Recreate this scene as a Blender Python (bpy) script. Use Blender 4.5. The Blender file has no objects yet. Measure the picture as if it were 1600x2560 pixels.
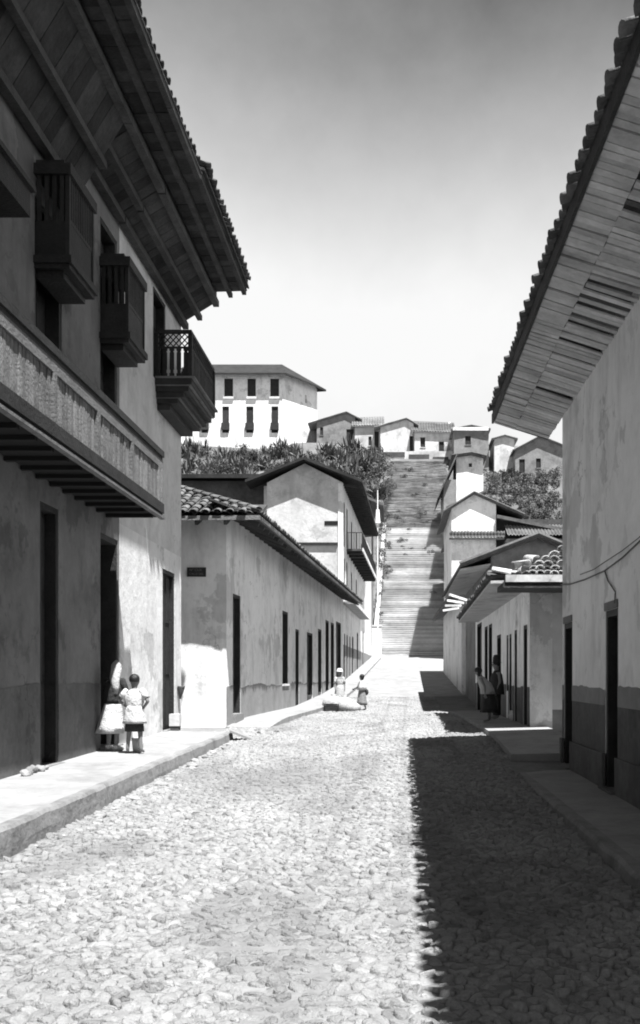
import bpy, math, random
import numpy as np
from mathutils import Vector, Matrix, noise as mnoise
random.seed(7)
R = math.radians
scene = bpy.context.scene
C = scene.collection

# ------------------------------------------------------------------ camera
F_PX = 2500.0                       # focal length in photograph pixels (1600 x 2560)
VPX, VPY = 985.0, 1690.0            # where the level street direction vanishes
cam_d = bpy.data.cameras.new('camera')
cam = bpy.data.objects.new('camera', cam_d); C.objects.link(cam)
cam.location = (0, 0, 0); cam.rotation_euler = (R(90), 0, 0)
cam_d.sensor_fit = 'AUTO'; cam_d.sensor_width = 36.0
cam_d.lens = 36.0 * F_PX / 2560.0
cam_d.shift_x = -(VPX - 800.0) / 2560.0
cam_d.shift_y = (VPY - 1280.0) / 2560.0
cam_d.clip_start = 0.05; cam_d.clip_end = 4000
scene.camera = cam
scene.cycles.filter_width = 1.9      # an old, soft lens

# ------------------------------------------------------------------ world, sun, exposure
SUN_DIR = Vector((-0.235, 0.35, -1.0)).normalized()
w = bpy.data.worlds.new('World'); scene.world = w; w.use_nodes = True
nt = w.node_tree; nt.nodes.clear()
def wn(t, **k):
    n = nt.nodes.new(t)
    for a, b in k.items(): setattr(n, a, b)
    return n
sky = wn('ShaderNodeTexSky', sky_type='NISHITA', sun_disc=False)
sky.sun_elevation = math.asin(-SUN_DIR.z); sky.sun_rotation = math.atan2(-SUN_DIR.x, -SUN_DIR.y)
sky.altitude = 2700; sky.dust_density = 1.5; sky.air_density = 1.0; sky.ozone_density = 1.0
sep = wn('ShaderNodeSeparateColor'); nt.links.new(sky.outputs[0], sep.inputs[0])
# black-and-white film behind a filter: the sky is read mostly through its red light
red = wn('ShaderNodeMath', operation='MULTIPLY'); red.inputs[1].default_value = 0.048
nt.links.new(sep.outputs[0], red.inputs[0])
tc = wn('ShaderNodeTexCoord'); sx = wn('ShaderNodeSeparateXYZ'); nt.links.new(tc.outputs['Generated'], sx.inputs[0])
nz = wn('ShaderNodeTexNoise'); nz.inputs['Scale'].default_value = 2.1; nz.inputs['Detail'].default_value = 8; nz.inputs['Roughness'].default_value = 0.6
nt.links.new(tc.outputs['Generated'], nz.inputs['Vector'])
# cloud bank: thick near the horizon, thinning overhead
mr = wn('ShaderNodeMapRange', interpolation_type='SMOOTHSTEP'); mr.inputs['From Min'].default_value = 0.30; mr.inputs['From Max'].default_value = 0.62
mr.inputs['To Min'].default_value = 1.0; mr.inputs['To Max'].default_value = 0.0
nt.links.new(sx.outputs['Z'], mr.inputs['Value'])
na = wn('ShaderNodeMath', operation='MULTIPLY_ADD'); na.inputs[1].default_value = 0.7; na.inputs[2].default_value = -0.33
nt.links.new(nz.outputs[0], na.inputs[0])
cm = wn('ShaderNodeMath', operation='ADD', use_clamp=True); nt.links.new(mr.outputs[0], cm.inputs[0]); nt.links.new(na.outputs[0], cm.inputs[1])
mix = wn('ShaderNodeMix', data_type='FLOAT')
nt.links.new(cm.outputs[0], mix.inputs[0]); nt.links.new(red.outputs[0], mix.inputs[2]); mix.inputs[3].default_value = 0.36
bg = wn('ShaderNodeBackground'); bg.inputs['Strength'].default_value = 1.0
nt.links.new(mix.outputs[0], bg.inputs['Color'])
wo = wn('ShaderNodeOutputWorld'); nt.links.new(bg.outputs[0], wo.inputs['Surface'])

sd = bpy.data.lights.new('sun', 'SUN'); sd.energy = 4.6; sd.angle = R(0.53); sd.color = (1, 1, 1)
sun = bpy.data.objects.new('sun', sd); C.objects.link(sun)
sun.rotation_euler = SUN_DIR.to_track_quat('-Z', 'Y').to_euler(); sun.location = (10, -20, 40)
vs = scene.view_settings
vs.view_transform = 'Standard'; vs.look = 'None'; vs.exposure = 1.42; vs.gamma = 1.0; vs.use_curve_mapping = False

# ------------------------------------------------------------------ materials (grey: the photograph is black and white)
MATS = {}
def mat(name, base, var=0.15, scale=1.5, rough=0.85, bump=0.15, bscale=12.0, stain=0.0, streak=0.0, rnd=0.0, tone=False, spec=0.3, wave=None, peel=0.0, pscale=0.5):
    m = bpy.data.materials.new(name); m.use_nodes = True
    n = m.node_tree; nd = n.nodes; lk = n.links
    b = nd['Principled BSDF']; b.inputs['Roughness'].default_value = rough
    b.inputs['Specular IOR Level'].default_value = spec
    geo = nd.new('ShaderNodeNewGeometry')
    def noise(sc, det=5, vec=None, ro=0.6):
        t = nd.new('ShaderNodeTexNoise'); t.inputs['Scale'].default_value = sc; t.inputs['Detail'].default_value = det; t.inputs['Roughness'].default_value = ro
        lk.new(vec or geo.outputs['Position'], t.inputs['Vector']); return t.outputs[0]
    def math_(op, a, b_, clamp=False):
        t = nd.new('ShaderNodeMath'); t.operation = op; t.use_clamp = clamp
        for i, v in enumerate((a, b_)):
            if isinstance(v, (int, float)): t.inputs[i].default_value = v
            else: lk.new(v, t.inputs[i])
        return t.outputs[0]
    def rng(v, a, b_, c, d):
        t = nd.new('ShaderNodeMapRange'); t.inputs[1].default_value = a; t.inputs[2].default_value = b_; t.inputs[3].default_value = c; t.inputs[4].default_value = d
        lk.new(v, t.inputs[0]); return t.outputs[0]
    val = rng(noise(scale), 0.3, 0.7, 1 - var, 1 + var)
    val = math_('MULTIPLY', val, rng(noise(scale * 7, 4), 0.3, 0.7, 1 - var * 0.5, 1 + var * 0.5))
    if stain:
        s = rng(noise(scale * 0.6, 6, None, 0.7), 0.52, 0.66, 0.0, stain)
        val = math_('MULTIPLY', val, math_('SUBTRACT', 1.0, s))
    if streak:
        mp = nd.new('ShaderNodeMapping'); mp.inputs['Scale'].default_value = (1.1, 1.1, 0.25); lk.new(geo.outputs['Position'], mp.inputs[0])
        s = rng(noise(1.2, 6, mp.outputs[0], 0.7), 0.50, 0.74, 0.0, streak)
        val = math_('MULTIPLY', val, math_('SUBTRACT', 1.0, s))
    if peel:
        pn = noise(pscale, 9, None, 0.62); pm = rng(pn, 0.585, 0.605, 0.0, 1.0)
        edge = rng(noise(pscale * 2.3, 8, None, 0.66), 0.60, 0.63, 0.0, 0.6)
        pm = math_('MAXIMUM', pm, edge)
        val = math_('MULTIPLY', val, math_('SUBTRACT', 1.0, math_('MULTIPLY', pm, peel)))
        vo = nd.new('ShaderNodeTexVoronoi'); vo.feature = 'DISTANCE_TO_EDGE'; vo.inputs['Scale'].default_value = 0.55
        wv = nd.new('ShaderNodeTexNoise'); wv.inputs['Scale'].default_value = 1.6; wv.inputs['Detail'].default_value = 6; lk.new(geo.outputs['Position'], wv.inputs['Vector'])
        vm = nd.new('ShaderNodeVectorMath'); vm.operation = 'MULTIPLY_ADD'; lk.new(wv.outputs['Color'], vm.inputs[0]); vm.inputs[1].default_value = (1.3, 1.3, 1.3); lk.new(geo.outputs['Position'], vm.inputs[2])
        lk.new(vm.outputs[0], vo.inputs['Vector'])
        crack = math_('MULTIPLY', rng(vo.outputs['Distance'], 0.0, 0.012, 0.45, 0.0), rng(noise(0.45, 3), 0.5, 0.6, 0.0, 1.0))
        val = math_('MULTIPLY', val, math_('SUBTRACT', 1.0, crack))
    if rnd:
        oi = nd.new('ShaderNodeObjectInfo')
        val = math_('MULTIPLY', val, rng(oi.outputs['Random'], 0, 1, 1 - rnd, 1 + rnd))
    if tone:
        at = nd.new('ShaderNodeAttribute'); at.attribute_name = 'tone'
        val = math_('MULTIPLY', val, at.outputs['Fac'])
    val = math_('MINIMUM', math_('MULTIPLY', val, base), 0.86)
    cc = nd.new('ShaderNodeCombineColor')
    for i in range(3): lk.new(val, cc.inputs[i])
    lk.new(cc.outputs[0], b.inputs['Base Color'])
    if bump:
        h = noise(bscale, 6)
        if wave:
            mp = nd.new('ShaderNodeMapping'); mp.inputs['Scale'].default_value = wave; lk.new(geo.outputs['Position'], mp.inputs[0])
            h = math_('ADD', h, noise(1.0, 4, mp.outputs[0]))
        bp = nd.new('ShaderNodeBump'); bp.inputs['Strength'].default_value = bump; bp.inputs['Distance'].default_value = 0.05
        lk.new(h, bp.inputs['Height']); lk.new(bp.outputs[0], b.inputs['Normal'])
    MATS[name] = m
    return m
mat('cobble', 0.295, 0.18, 9, 0.92, 0.9, 34, tone=True)
mat('packed_earth', 0.26, 0.2, 1.2, 0.95, 0.6, 6, stain=0.2)
mat('dirt', 0.19, 0.2, 2.0, 0.95, 0.7, 9, stain=0.2)
mat('hill', 0.125, 0.4, 0.10, 0.95, 0.6, 1.2, stain=0.35)
mat('pavement', 0.27, 0.14, 1.3, 0.9, 0.35, 14, stain=0.22)
mat('kerb', 0.21, 0.2, 2.5, 0.9, 0.5, 9, stain=0.35, rnd=0.08)
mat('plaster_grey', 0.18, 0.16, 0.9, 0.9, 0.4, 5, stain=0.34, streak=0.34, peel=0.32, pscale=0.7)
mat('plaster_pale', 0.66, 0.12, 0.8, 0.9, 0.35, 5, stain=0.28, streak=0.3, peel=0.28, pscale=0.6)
mat('plaster_worn', 0.60, 0.22, 0.22, 0.95, 0.4, 2, stain=0.45, streak=0.35, peel=0.45, pscale=0.16)
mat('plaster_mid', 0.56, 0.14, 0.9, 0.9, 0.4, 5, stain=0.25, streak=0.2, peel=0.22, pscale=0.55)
mat('plaster_white', 0.82, 0.09, 0.7, 0.9, 0.4, 4, stain=0.26, streak=0.34, peel=0.26, pscale=0.5)
mat('dado_dark', 0.10, 0.25, 1.6, 0.85, 0.3, 6, stain=0.35, streak=0.2)
mat('dado_grey', 0.24, 0.15, 1.2, 0.88, 0.25, 6, stain=0.2)
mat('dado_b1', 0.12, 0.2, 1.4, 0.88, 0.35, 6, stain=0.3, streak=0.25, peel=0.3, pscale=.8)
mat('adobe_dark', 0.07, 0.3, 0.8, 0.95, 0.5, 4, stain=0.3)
mat('adobe', 0.22, 0.25, 0.8, 0.95, 0.5, 4, stain=0.35)
mat('wood_dark', 0.024, 0.35, 3, 0.7, 0.4, 20, rnd=0.25)
mat('wood_old', 0.06, 0.35, 3, 0.8, 0.5, 18, rnd=0.35)
mat('wood_grey', 0.17, 0.25, 4, 0.8, 0.5, 24, rnd=0.22, streak=0.18)
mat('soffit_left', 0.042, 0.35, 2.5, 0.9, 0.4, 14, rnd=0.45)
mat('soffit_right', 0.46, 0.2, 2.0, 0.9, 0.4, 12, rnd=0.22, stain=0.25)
mat('plaster_soffit', 0.42, 0.18, 1.6, 0.92, 0.5, 9, stain=0.35)
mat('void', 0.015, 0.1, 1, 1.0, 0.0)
mat('tile', 0.12, 0.3, 4, 0.85, 0.4, 16, rnd=0.35, stain=0.3)
mat('tile_dark', 0.028, 0.35, 1, 0.9, 0.4, 6, stain=0.3)
mat('tile_pale', 0.46, 0.2, 6, 0.9, 0.4, 16, rnd=0.25)
mat('tile_sheet', 0.11, 0.35, 2, 0.9, 0.4, 12, stain=0.3)
mat('roof_pale', 0.22, 0.3, 0.5, 0.9, 0.4, 3, stain=0.4)
mat('roof_far', 0.15, 0.3, 0.7, 0.9, 0.4, 3, stain=0.3)
mat('step_mossy', 0.25, 0.35, 0.5, 0.95, 0.6, 2.5, rnd=0.25, stain=0.45)
mat('step_stone', 0.48, 0.2, 0.35, 0.9, 0.3, 3, rnd=0.25, stain=0.3)
mat('rock', 0.27, 0.25, 5, 0.9, 0.6, 14, rnd=0.3)
mat('rock_white', 0.48, 0.2, 5, 0.9, 0.6, 14, rnd=0.3)
mat('leaf', 0.085, 0.45, 1.2, 0.7, 0.0, rnd=0.3)
mat('leaf_pale', 0.13, 0.45, 1.2, 0.7, 0.0, rnd=0.3)
mat('bark', 0.07, 0.3, 3, 0.9, 0.4, 10)
mat('cloth_white', 0.50, 0.05, 8, 0.9, 0.9, 11)
mat('cloth_pale', 0.36, 0.1, 8, 0.9, 0.9, 11)
mat('cloth_mid', 0.20, 0.1, 8, 0.9, 0.9, 11)
mat('cloth_dark', 0.03, 0.15, 8, 0.9, 0.9, 11)
mat('skin_tone', 0.17, 0.08, 10, 0.6, 0.1, 60)
mat('hair', 0.018, 0.3, 20, 0.45, 0.3, 60)
mat('iron', 0.02, 0.2, 8, 0.5, 0.1, 30)
mat('enamel', 0.03, 0.1, 8, 0.35, 0.05, 30)
mat('letter', 0.16, 0.1, 20, 0.6, 0.0)
mat('wire', 0.08, 0.1, 8, 0.7, 0.0)
mat('basket', 0.10, 0.3, 12, 0.9, 0.5, 40)

# ------------------------------------------------------------------ mesh helpers
class Frame:
    """u runs along a wall, v out of it, z up"""
    def __init__(s, o, u, n=None):
        s.o = Vector((o[0], o[1])); s.u = Vector((u[0], u[1])).normalized()
        s.n = Vector(n).normalized() if n else Vector((s.u.y, -s.u.x))
    def __call__(s, u, v, z):
        p = s.o + s.u * u + s.n * v
        return (p.x, p.y, z)
WORLD = Frame((0, 0), (1, 0), (0, 1))
BASE = {}
def at(px, py, Y):
    return Vector(((px - VPX) * Y / F_PX, Y, (VPY - py) * Y / F_PX))

class MB:
    def __init__(s, fr=WORLD): s.v = []; s.f = []; s.fr = fr
    def quad(s, pts):
        k = len(s.v); s.v += [tuple(p) for p in pts]; s.f.append(tuple(range(k, k + len(pts))))
    def q(s, *uvz): s.quad([s.fr(*p) for p in uvz])
    def box(s, u0, u1, v0, v1, z0, z1):
        k = len(s.v); g = s.fr
        s.v += [g(u0, v0, z0), g(u1, v0, z0), g(u1, v1, z0), g(u0, v1, z0), g(u0, v0, z1), g(u1, v0, z1), g(u1, v1, z1), g(u0, v1, z1)]
        for q in ((0, 3, 2, 1), (4, 5, 6, 7), (0, 1, 5, 4), (1, 2, 6, 5), (2, 3, 7, 6), (3, 0, 4, 7)): s.f.append(tuple(k + i for i in q))
        return s
    def bar(s, a, b, w, h=None, up=(0, 0, 1)):
        h = h or w; a = Vector(a); b = Vector(b); d = (b - a).normalized(); up = Vector(up)
        x = d.cross(up)
        if x.length < 1e-4: x = d.cross(Vector((1, 0, 0)))
        x.normalize(); y = x.cross(d); k = len(s.v)
        for p in (a, b):
            for i, j in ((-1, -1), (1, -1), (1, 1), (-1, 1)): s.v.append(tuple(p + x * i * w / 2 + y * j * h / 2))
        for q in ((0, 3, 2, 1), (4, 5, 6, 7), (0, 1, 5, 4), (1, 2, 6, 5), (2, 3, 7, 6), (3, 0, 4, 7)): s.f.append(tuple(k + i for i in q))
        return s
    def tube(s, pts, r, n=6):
        k = len(s.v); pts = [Vector(p) for p in pts]
        rs = r if isinstance(r, (list, tuple)) else [r] * len(pts)
        for i, p in enumerate(pts):
            d = (pts[min(i + 1, len(pts) - 1)] - pts[max(i - 1, 0)]).normalized()
            x = d.cross(Vector((0, 0, 1)));  x = x if x.length > 1e-3 else Vector((1, 0, 0)); x.normalize(); y = x.cross(d)
            for j in range(n):
                a = 2 * math.pi * j / n; s.v.append(tuple(p + x * math.cos(a) * rs[i] + y * math.sin(a) * rs[i]))
        for i in range(len(pts) - 1):
            for j in range(n): s.f.append((k + i * n + j, k + i * n + (j + 1) % n, k + (i + 1) * n + (j + 1) % n, k + (i + 1) * n + j))
        s.f.append(tuple(k + j for j in reversed(range(n)))); s.f.append(tuple(k + (len(pts) - 1) * n + j for j in range(n)))
        return s
    def loft(s, rings, caps=True):
        """rings: (cx, cy, z, rx, ry[, wobble]) ellipses"""
        n = 20; k = len(s.v)
        for r in rings:
            wob = r[5] if len(r) > 5 else 0
            for j in range(n):
                a = 2 * math.pi * j / n; m = 1 + wob * math.sin(a * 5 + r[2] * 3) + wob * 0.6 * math.sin(a * 8 + 1)
                s.v.append((r[0] + math.cos(a) * r[3] * m, r[1] + math.sin(a) * r[4] * m, r[2]))
        for i in range(len(rings) - 1):
            for j in range(n): s.f.append((k + i * n + j, k + i * n + (j + 1) % n, k + (i + 1) * n + (j + 1) % n, k + (i + 1) * n + j))
        if caps:
            s.f.append(tuple(k + j for j in reversed(range(n)))); s.f.append(tuple(k + (len(rings) - 1) * n + j for j in range(n)))
        return s
    def slab(s, a, b, c, d, t):
        """top quad a b c d, thickness t downwards"""
        k = len(s.v); top = [Vector(p) for p in (a, b, c, d)]
        s.v += [tuple(p) for p in top] + [tuple(p - Vector((0, 0, t))) for p in top]
        s.f += [(k, k + 1, k + 2, k + 3), (k + 7, k + 6, k + 5, k + 4)] + [(k + i, k + 4 + i, k + 4 + (i + 1) % 4, k + (i + 1) % 4) for i in range(4)]
        return s
    def wall(s, u0, u1, z0, z1, ops=(), t=0.5):
        """a wall with real openings and reveals; front at v=0, back at v=-t"""
        cl = []
        for (a, b, c, d) in ops:
            a2, b2, c2, d2 = max(a, u0), min(b, u1), max(c, z0), min(d, z1)
            if a2 < b2 and c2 < d2: cl.append((a2, b2, c2, d2, c > z0, d < z1))
        us = sorted({u0, u1, *[o[0] for o in cl], *[o[1] for o in cl]}); zs = sorted({z0, z1, *[o[2] for o in cl], *[o[3] for o in cl]})
        for i in range(len(us) - 1):
            for j in range(len(zs) - 1):
                um, zm = (us[i] + us[i + 1]) / 2, (zs[j] + zs[j + 1]) / 2
                if any(o[0] < um < o[1] and o[2] < zm < o[3] for o in cl): continue
                A, B, c, d = us[i], us[i + 1], zs[j], zs[j + 1]
                s.q((A, 0, c), (B, 0, c), (B, 0, d), (A, 0, d)); s.q((B, -t, c), (A, -t, c), (A, -t, d), (B, -t, d))
        for (a, b, c, d, lo, hi) in cl:
            s.q((a, 0, c), (a, 0, d), (a, -t, d), (a, -t, c)); s.q((b, 0, d), (b, 0, c), (b, -t, c), (b, -t, d))
            if lo: s.q((a, 0, c), (a, -t, c), (b, -t, c), (b, 0, c))
            if hi: s.q((a, 0, d), (b, 0, d), (b, -t, d), (a, -t, d))
        s.q((u0, 0, z0), (u0, 0, z1), (u0, -t, z1), (u0, -t, z0)); s.q((u1, 0, z1), (u1, 0, z0), (u1, -t, z0), (u1, -t, z1))
        s.q((u0, 0, z1), (u1, 0, z1), (u1, -t, z1), (u0, -t, z1))
        return s
    def mesh(s, name, m, off=None, smooth=False):
        me = bpy.data.meshes.new(name)
        if off is not None: s.v = [(p[0] - off[0], p[1] - off[1], p[2] - off[2]) for p in s.v]
        me.from_pydata(s.v, [], s.f); me.update()
        if m: me.materials.append(MATS[m])
        if smooth: me.polygons.foreach_set('use_smooth', [True] * len(me.polygons))
        return me
    def build(s, name, m, parent=None, smooth=False, kind=None):
        off = BASE.get(parent.name) if parent else None
        o = bpy.data.objects.new(name, s.mesh(name, m, off, smooth)); C.objects.link(o)
        if parent:
            o.parent = parent; BASE[o.name] = off
        else: BASE[o.name] = (0, 0, 0)
        if kind: o['kind'] = kind
        return o

def thing(name, label, cat, loc=(0, 0, 0), group=None, rz=0):
    o = bpy.data.objects.new(name, None); C.objects.link(o); o.location = loc; o.rotation_euler = (0, 0, rz)
    o.empty_display_size = 0.3; o['label'] = label; o['category'] = cat
    if group: o['group'] = group
    BASE[o.name] = tuple(loc)
    return o
def tag(o, label, cat, group=None):
    o['label'] = label; o['category'] = cat
    if group: o['group'] = group
    return o
def place(mesh, name, parent, mtx):
    o = bpy.data.objects.new(name, mesh); C.objects.link(o)
    if parent:
        o.parent = parent; b = BASE[parent.name]
        o.matrix_local = Matrix.Translation((-b[0], -b[1], -b[2])) @ mtx
    else: o.matrix_local = mtx
    return o
def basis(p, x, y, z):
    m = Matrix.Identity(4)
    for i, a in enumerate((x, y, z)):
        for j in range(3): m[j][i] = a[j]
    m.translation = Vector(p); return m

# ------------------------------------------------------------------ terrain
PROF = [(-40, -1.95), (4, -1.78), (10, -1.68), (20, -1.47), (30, -1.46), (41, -1.42), (50, -1.08), (60, -0.5), (75, 0.43), (100, 2.0), (160, 37.0), (172, 39.5), (900, 40.0)]
def prof(y):
    for (a, b), (c, d) in zip(PROF, PROF[1:]):
        if y <= c: return b + (d - b) * (y - a) / (c - a)
    return PROF[-1][1]
def smooth01(t): t = max(0, min(1, t)); return t * t * (3 - 2 * t)
def street_z(x, y):
    z = prof(y)
    z -= 0.07 * smooth01((-1.8 - x) / 1.8) * smooth01((24 - y) / 4)
    z += 0.19 * smooth01((y - 14) / 7) * smooth01((40 - y) / 12) * smooth01((x + 1.5) / 3.0)
    return z
xs = sorted({*np.linspace(-9, 10, 20).round(2).tolist(), *np.linspace(-60, 60, 41).round(2).tolist(), -700, -400, -200, -120, 120, 200, 400, 700})
ys = sorted({*np.linspace(-20, 100, 61).round(2).tolist(), *np.linspace(100, 180, 41).round(2).tolist(), -600, -200, -80, 220, 300, 500, 900})
v = []; f = []
for j, y in enumerate(ys):
    for i, x in enumerate(xs):
        z = prof(y) - 0.07
        if y > 100: z += 1.2 * mnoise.noise((x * 0.08, y * 0.08, 0.3)) * smooth01((y - 102) / 12) * (0 if abs(x - 2.3) < 6 else 1) * smooth01((178 - y) / 20)
        v.append((x, y, z))
nx = len(xs)
for j in range(len(ys) - 1):
    for i in range(nx - 1): f.append((j * nx + i, j * nx + i + 1, (j + 1) * nx + i + 1, (j + 1) * nx + i))
g = MB(); g.v, g.f = v, f
ground = g.build('ground', 'hill', None, True, 'structure')

g = MB(); X = np.linspace(-9, 8, 35); Y = np.linspace(-18, 50.3, 138)
for y in Y:
    for x in X: g.v.append((x, y, street_z(x, y) + 0.012 * mnoise.noise((x * 1.3, y * 1.3, 0))))
for j in range(len(Y) - 1):
    for i in range(len(X) - 1):
        a = j * len(X) + i; g.f.append((a, a + 1, a + 1 + len(X), a + len(X)))
street = g.build('street', 'dirt', None, True, 'structure')
g = MB(); Y = np.linspace(50.3, 101, 75)
for y in Y:
    for x in X: g.v.append((x, y, street_z(x, y) + .014 + 0.03 * mnoise.noise((x * .8, y * .8, 0))))
for j in range(len(Y) - 1):
    for i in range(len(X) - 1):
        a = j * len(X) + i; g.f.append((a, a + 1, a + 1 + len(X), a + len(X)))
g.build('upper_street', 'packed_earth', None, True, 'structure')

# ------------------------------------------------------------------ cobblestones (voronoi cells, rounded and domed)
rng_ = random.Random(3)
SXC, SYC = 0.106, 0.080
NX, NY = 72, 588; X0, Y0 = -4.75, 3.5
seed = [[(X0 + (i + 0.5 * (j % 2)) * SXC + rng_.uniform(-.43, .43) * SXC, Y0 + j * SYC + rng_.uniform(-.43, .43) * SYC) for i in range(NX)] for j in range(NY)]
def clip(poly, mx, my, dx, dy):
    out = []; n = len(poly)
    for i in range(n):
        p, q = poly[i], poly[(i + 1) % n]
        a = (p[0] - mx) * dx + (p[1] - my) * dy; b = (q[0] - mx) * dx + (q[1] - my) * dy
        if a <= 0: out.append(p)
        if (a < 0 < b) or (b < 0 < a):
            t = a / (a - b); out.append((p[0] + (q[0] - p[0]) * t, p[1] + (q[1] - p[1]) * t))
    return out
def allowed(x, y):
    if y < 17.3: return -3.72 < x < 1.92 and not (x > 1.8 and y > 16.2)
    if y < 23.4: return -3.72 < x < 3.2
    if y < 28.0: return -4.7 < x < 2.1
    return -3.2 < x < 2.0
near = []; rest = MB(); rest_t = []
cells = []
for j in range(2, NY - 2):
    for i in range(2, NX - 2):
        x, y = seed[j][i]
        if not allowed(x, y): continue
        dirt_ = smooth01(1.25 - math.hypot((x + 1.75) / 1.1, (y - 15.2) / 2.6)) + .6 * smooth01(1 - abs(mnoise.noise((x * .55, y * .3, 8)) + .55) / .12) + .5 * smooth01(1 - abs(x + .05 - .012 * y) / .09) + .5 * smooth01(1 - abs(x + .75 - .012 * y) / .09) + .9 * smooth01(1.15 - math.hypot((x + 3.1) / .55, (y - 17) / 2.5)) + .7 * smooth01((mnoise.noise((x * .8, y * .35, 21)) - .25) / .2)
        if rng_.random() < 0.012 + .22 * dirt_: continue
        poly = [(x - .2, y - .2), (x + .2, y - .2), (x + .2, y + .2), (x - .2, y + .2)]
        for dj in (-2, -1, 0, 1, 2):
            for di in (-2, -1, 0, 1, 2):
                if di == 0 and dj == 0: continue
                a, b = seed[j + dj][i + di]
                if abs(a - x) > .34 or abs(b - y) > .34: continue
                poly = clip(poly, (a + x) / 2, (b + y) / 2, a - x, b - y)
                if len(poly) < 3: break
            if len(poly) < 3: break
        if len(poly) < 3: continue
        cells.append((x, y, poly, dirt_))
cells.sort(key=lambda c: (abs(c[0] / c[1] * F_PX + 185) > 790, c[1]))
for idx, (x, y, poly, dirt_) in enumerate(cells):
    cx = sum(p[0] for p in poly) / len(poly); cy = sum(p[1] for p in poly) / len(poly)
    ch = []
    for i in range(len(poly)):
        p, q = poly[i], poly[(i + 1) % len(poly)]
        t_ = rng_.uniform(.12, .3); ch.append((p[0] * (1 - t_) + q[0] * t_, p[1] * (1 - t_) + q[1] * t_)); ch.append((p[0] * .22 + q[0] * .78, p[1] * .22 + q[1] * .78))
    gap = rng_.uniform(0.93, 1.02)
    hh = rng_.uniform(0.010, 0.030) + (.022 if rng_.random() < .14 else 0); tx, ty = rng_.gauss(0, .22), rng_.gauss(0, .22)
    hh *= 1 - .35 * min(1, dirt_)
    zb = street_z(cx, cy) - 0.006; tone = rng_.uniform(0.9, 1.12) * (0.78 if rng_.random() < .06 else 1) * (1 + .25 * mnoise.noise((cx * .9, cy * .45, 3))) * (1 - .34 * min(1, dirt_))
    rings = [(gap, -0.03), (gap * .96, hh * .45), (gap * .78, hh * .95), (gap * .4, hh)] if y < 13 else [(gap, -0.03), (gap * .93, hh * .6), (gap * .6, hh)]
    me = MB() if idx < 300 else rest
    k = len(me.v); n = len(ch)
    for s_, z_ in rings:
        for p in ch:
            dx, dy = (p[0] - cx) * s_, (p[1] - cy) * s_
            me.v.append((cx + dx, cy + dy, zb + z_ + (tx * dx + ty * dy if z_ > 0 else 0)))
    me.v.append((cx, cy, zb + hh * 1.03))
    for r_ in range(len(rings) - 1):
        for i in range(n): me.f.append((k + r_ * n + i, k + r_ * n + (i + 1) % n, k + (r_ + 1) * n + (i + 1) % n, k + (r_ + 1) * n + i))
    last = k + (len(rings) - 1) * n
    for i in range(n): me.f.append((last + i, last + (i + 1) % n, k + len(rings) * n))
    if idx < 300:
        o = me.build('cobblestone', 'cobble', street, True)
        at_ = o.data.attributes.new('tone', 'FLOAT', 'POINT'); at_.data.foreach_set('value', [tone] * len(o.data.vertices))
    else: rest_t += [tone] * (len(rings) * n + 1)
o = rest.build('cobblestone_field', 'cobble', street, True, 'stuff')
at_ = o.data.attributes.new('tone', 'FLOAT', 'POINT'); at_.data.foreach_set('value', rest_t)

# ------------------------------------------------------------------ pavements
def lz(y): return -1.56 + 0.0125 * y          # left pavement height
def rz_(y): return -1.61 + 0.0065 * y         # right pavement height
def pavement(name, x_wall, x_edge, y0, y1, zf, kerb_h, seg, jit):
    g = MB(); n = int((y1 - y0) / 0.35); sgn = 1 if x_edge > x_wall else -1
    cols = np.linspace(0, 1, 8)
    for j in range(n + 1):
        y = y0 + (y1 - y0) * j / n
        for c in cols:
            x = x_wall + (x_edge - sgn * 0.14 - x_wall) * c
            g.v.append((x, y, zf(y) + 0.008 * mnoise.noise((x * 1.5, y * 1.5, 4)) - 0.02 * c))
    for j in range(n):
        for i in range(7):
            a = j * 8 + i; q = (a, a + 1, a + 9, a + 8); g.f.append(q if sgn > 0 else q[::-1])
    pv = g.build(name, 'pavement', None, True, 'structure')
    y = y0; r = random.Random(5)
    while y < y1 - 0.05:
        L = min(r.uniform(seg * .8, seg * 1.25), y1 - y); g = MB(); m = max(2, int(L / 0.18)); k = 0
        for j in range(m + 1):
            yy = y + 0.004 + (L - 0.008) * j / m; e = jit * mnoise.noise((yy * 1.9, x_edge, 1)); t = 0.5 * jit * mnoise.noise((yy * 2.7, x_edge, 5))
            z = zf(yy) - 0.016 + t
            prof_ = [(x_edge - sgn * .145, z - kerb_h - .15), (x_edge - sgn * .145, z), (x_edge - sgn * .03 + sgn * e, z + .002), (x_edge + sgn * e, z - .035),
                     (x_edge + sgn * (e * .6 + .015), z - kerb_h * .6), (x_edge + sgn * (e + .02), z - kerb_h - .15)]
            g.v += [(p[0], yy, p[1]) for p in prof_]
        for j in range(m):
            for i in range(6):
                a, b = j * 6 + i, j * 6 + (i + 1) % 6; q = (a, b, b + 6, a + 6); g.f.append(q if sgn < 0 else q[::-1])
        g.f.append(tuple(range(6))); g.f.append(tuple(m * 6 + i for i in reversed(range(6))))
        g.build('kerb', 'kerb', pv); y += L
    return pv
pavement('left_pavement', -5.35, -3.74, -8.0, 23.2, lz, 0.30, 2.4, 0.03)
pavement('right_pavement', 2.95, 1.93, -8.0, 16.8, rz_, 0.20, 2.0, 0.03)

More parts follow.
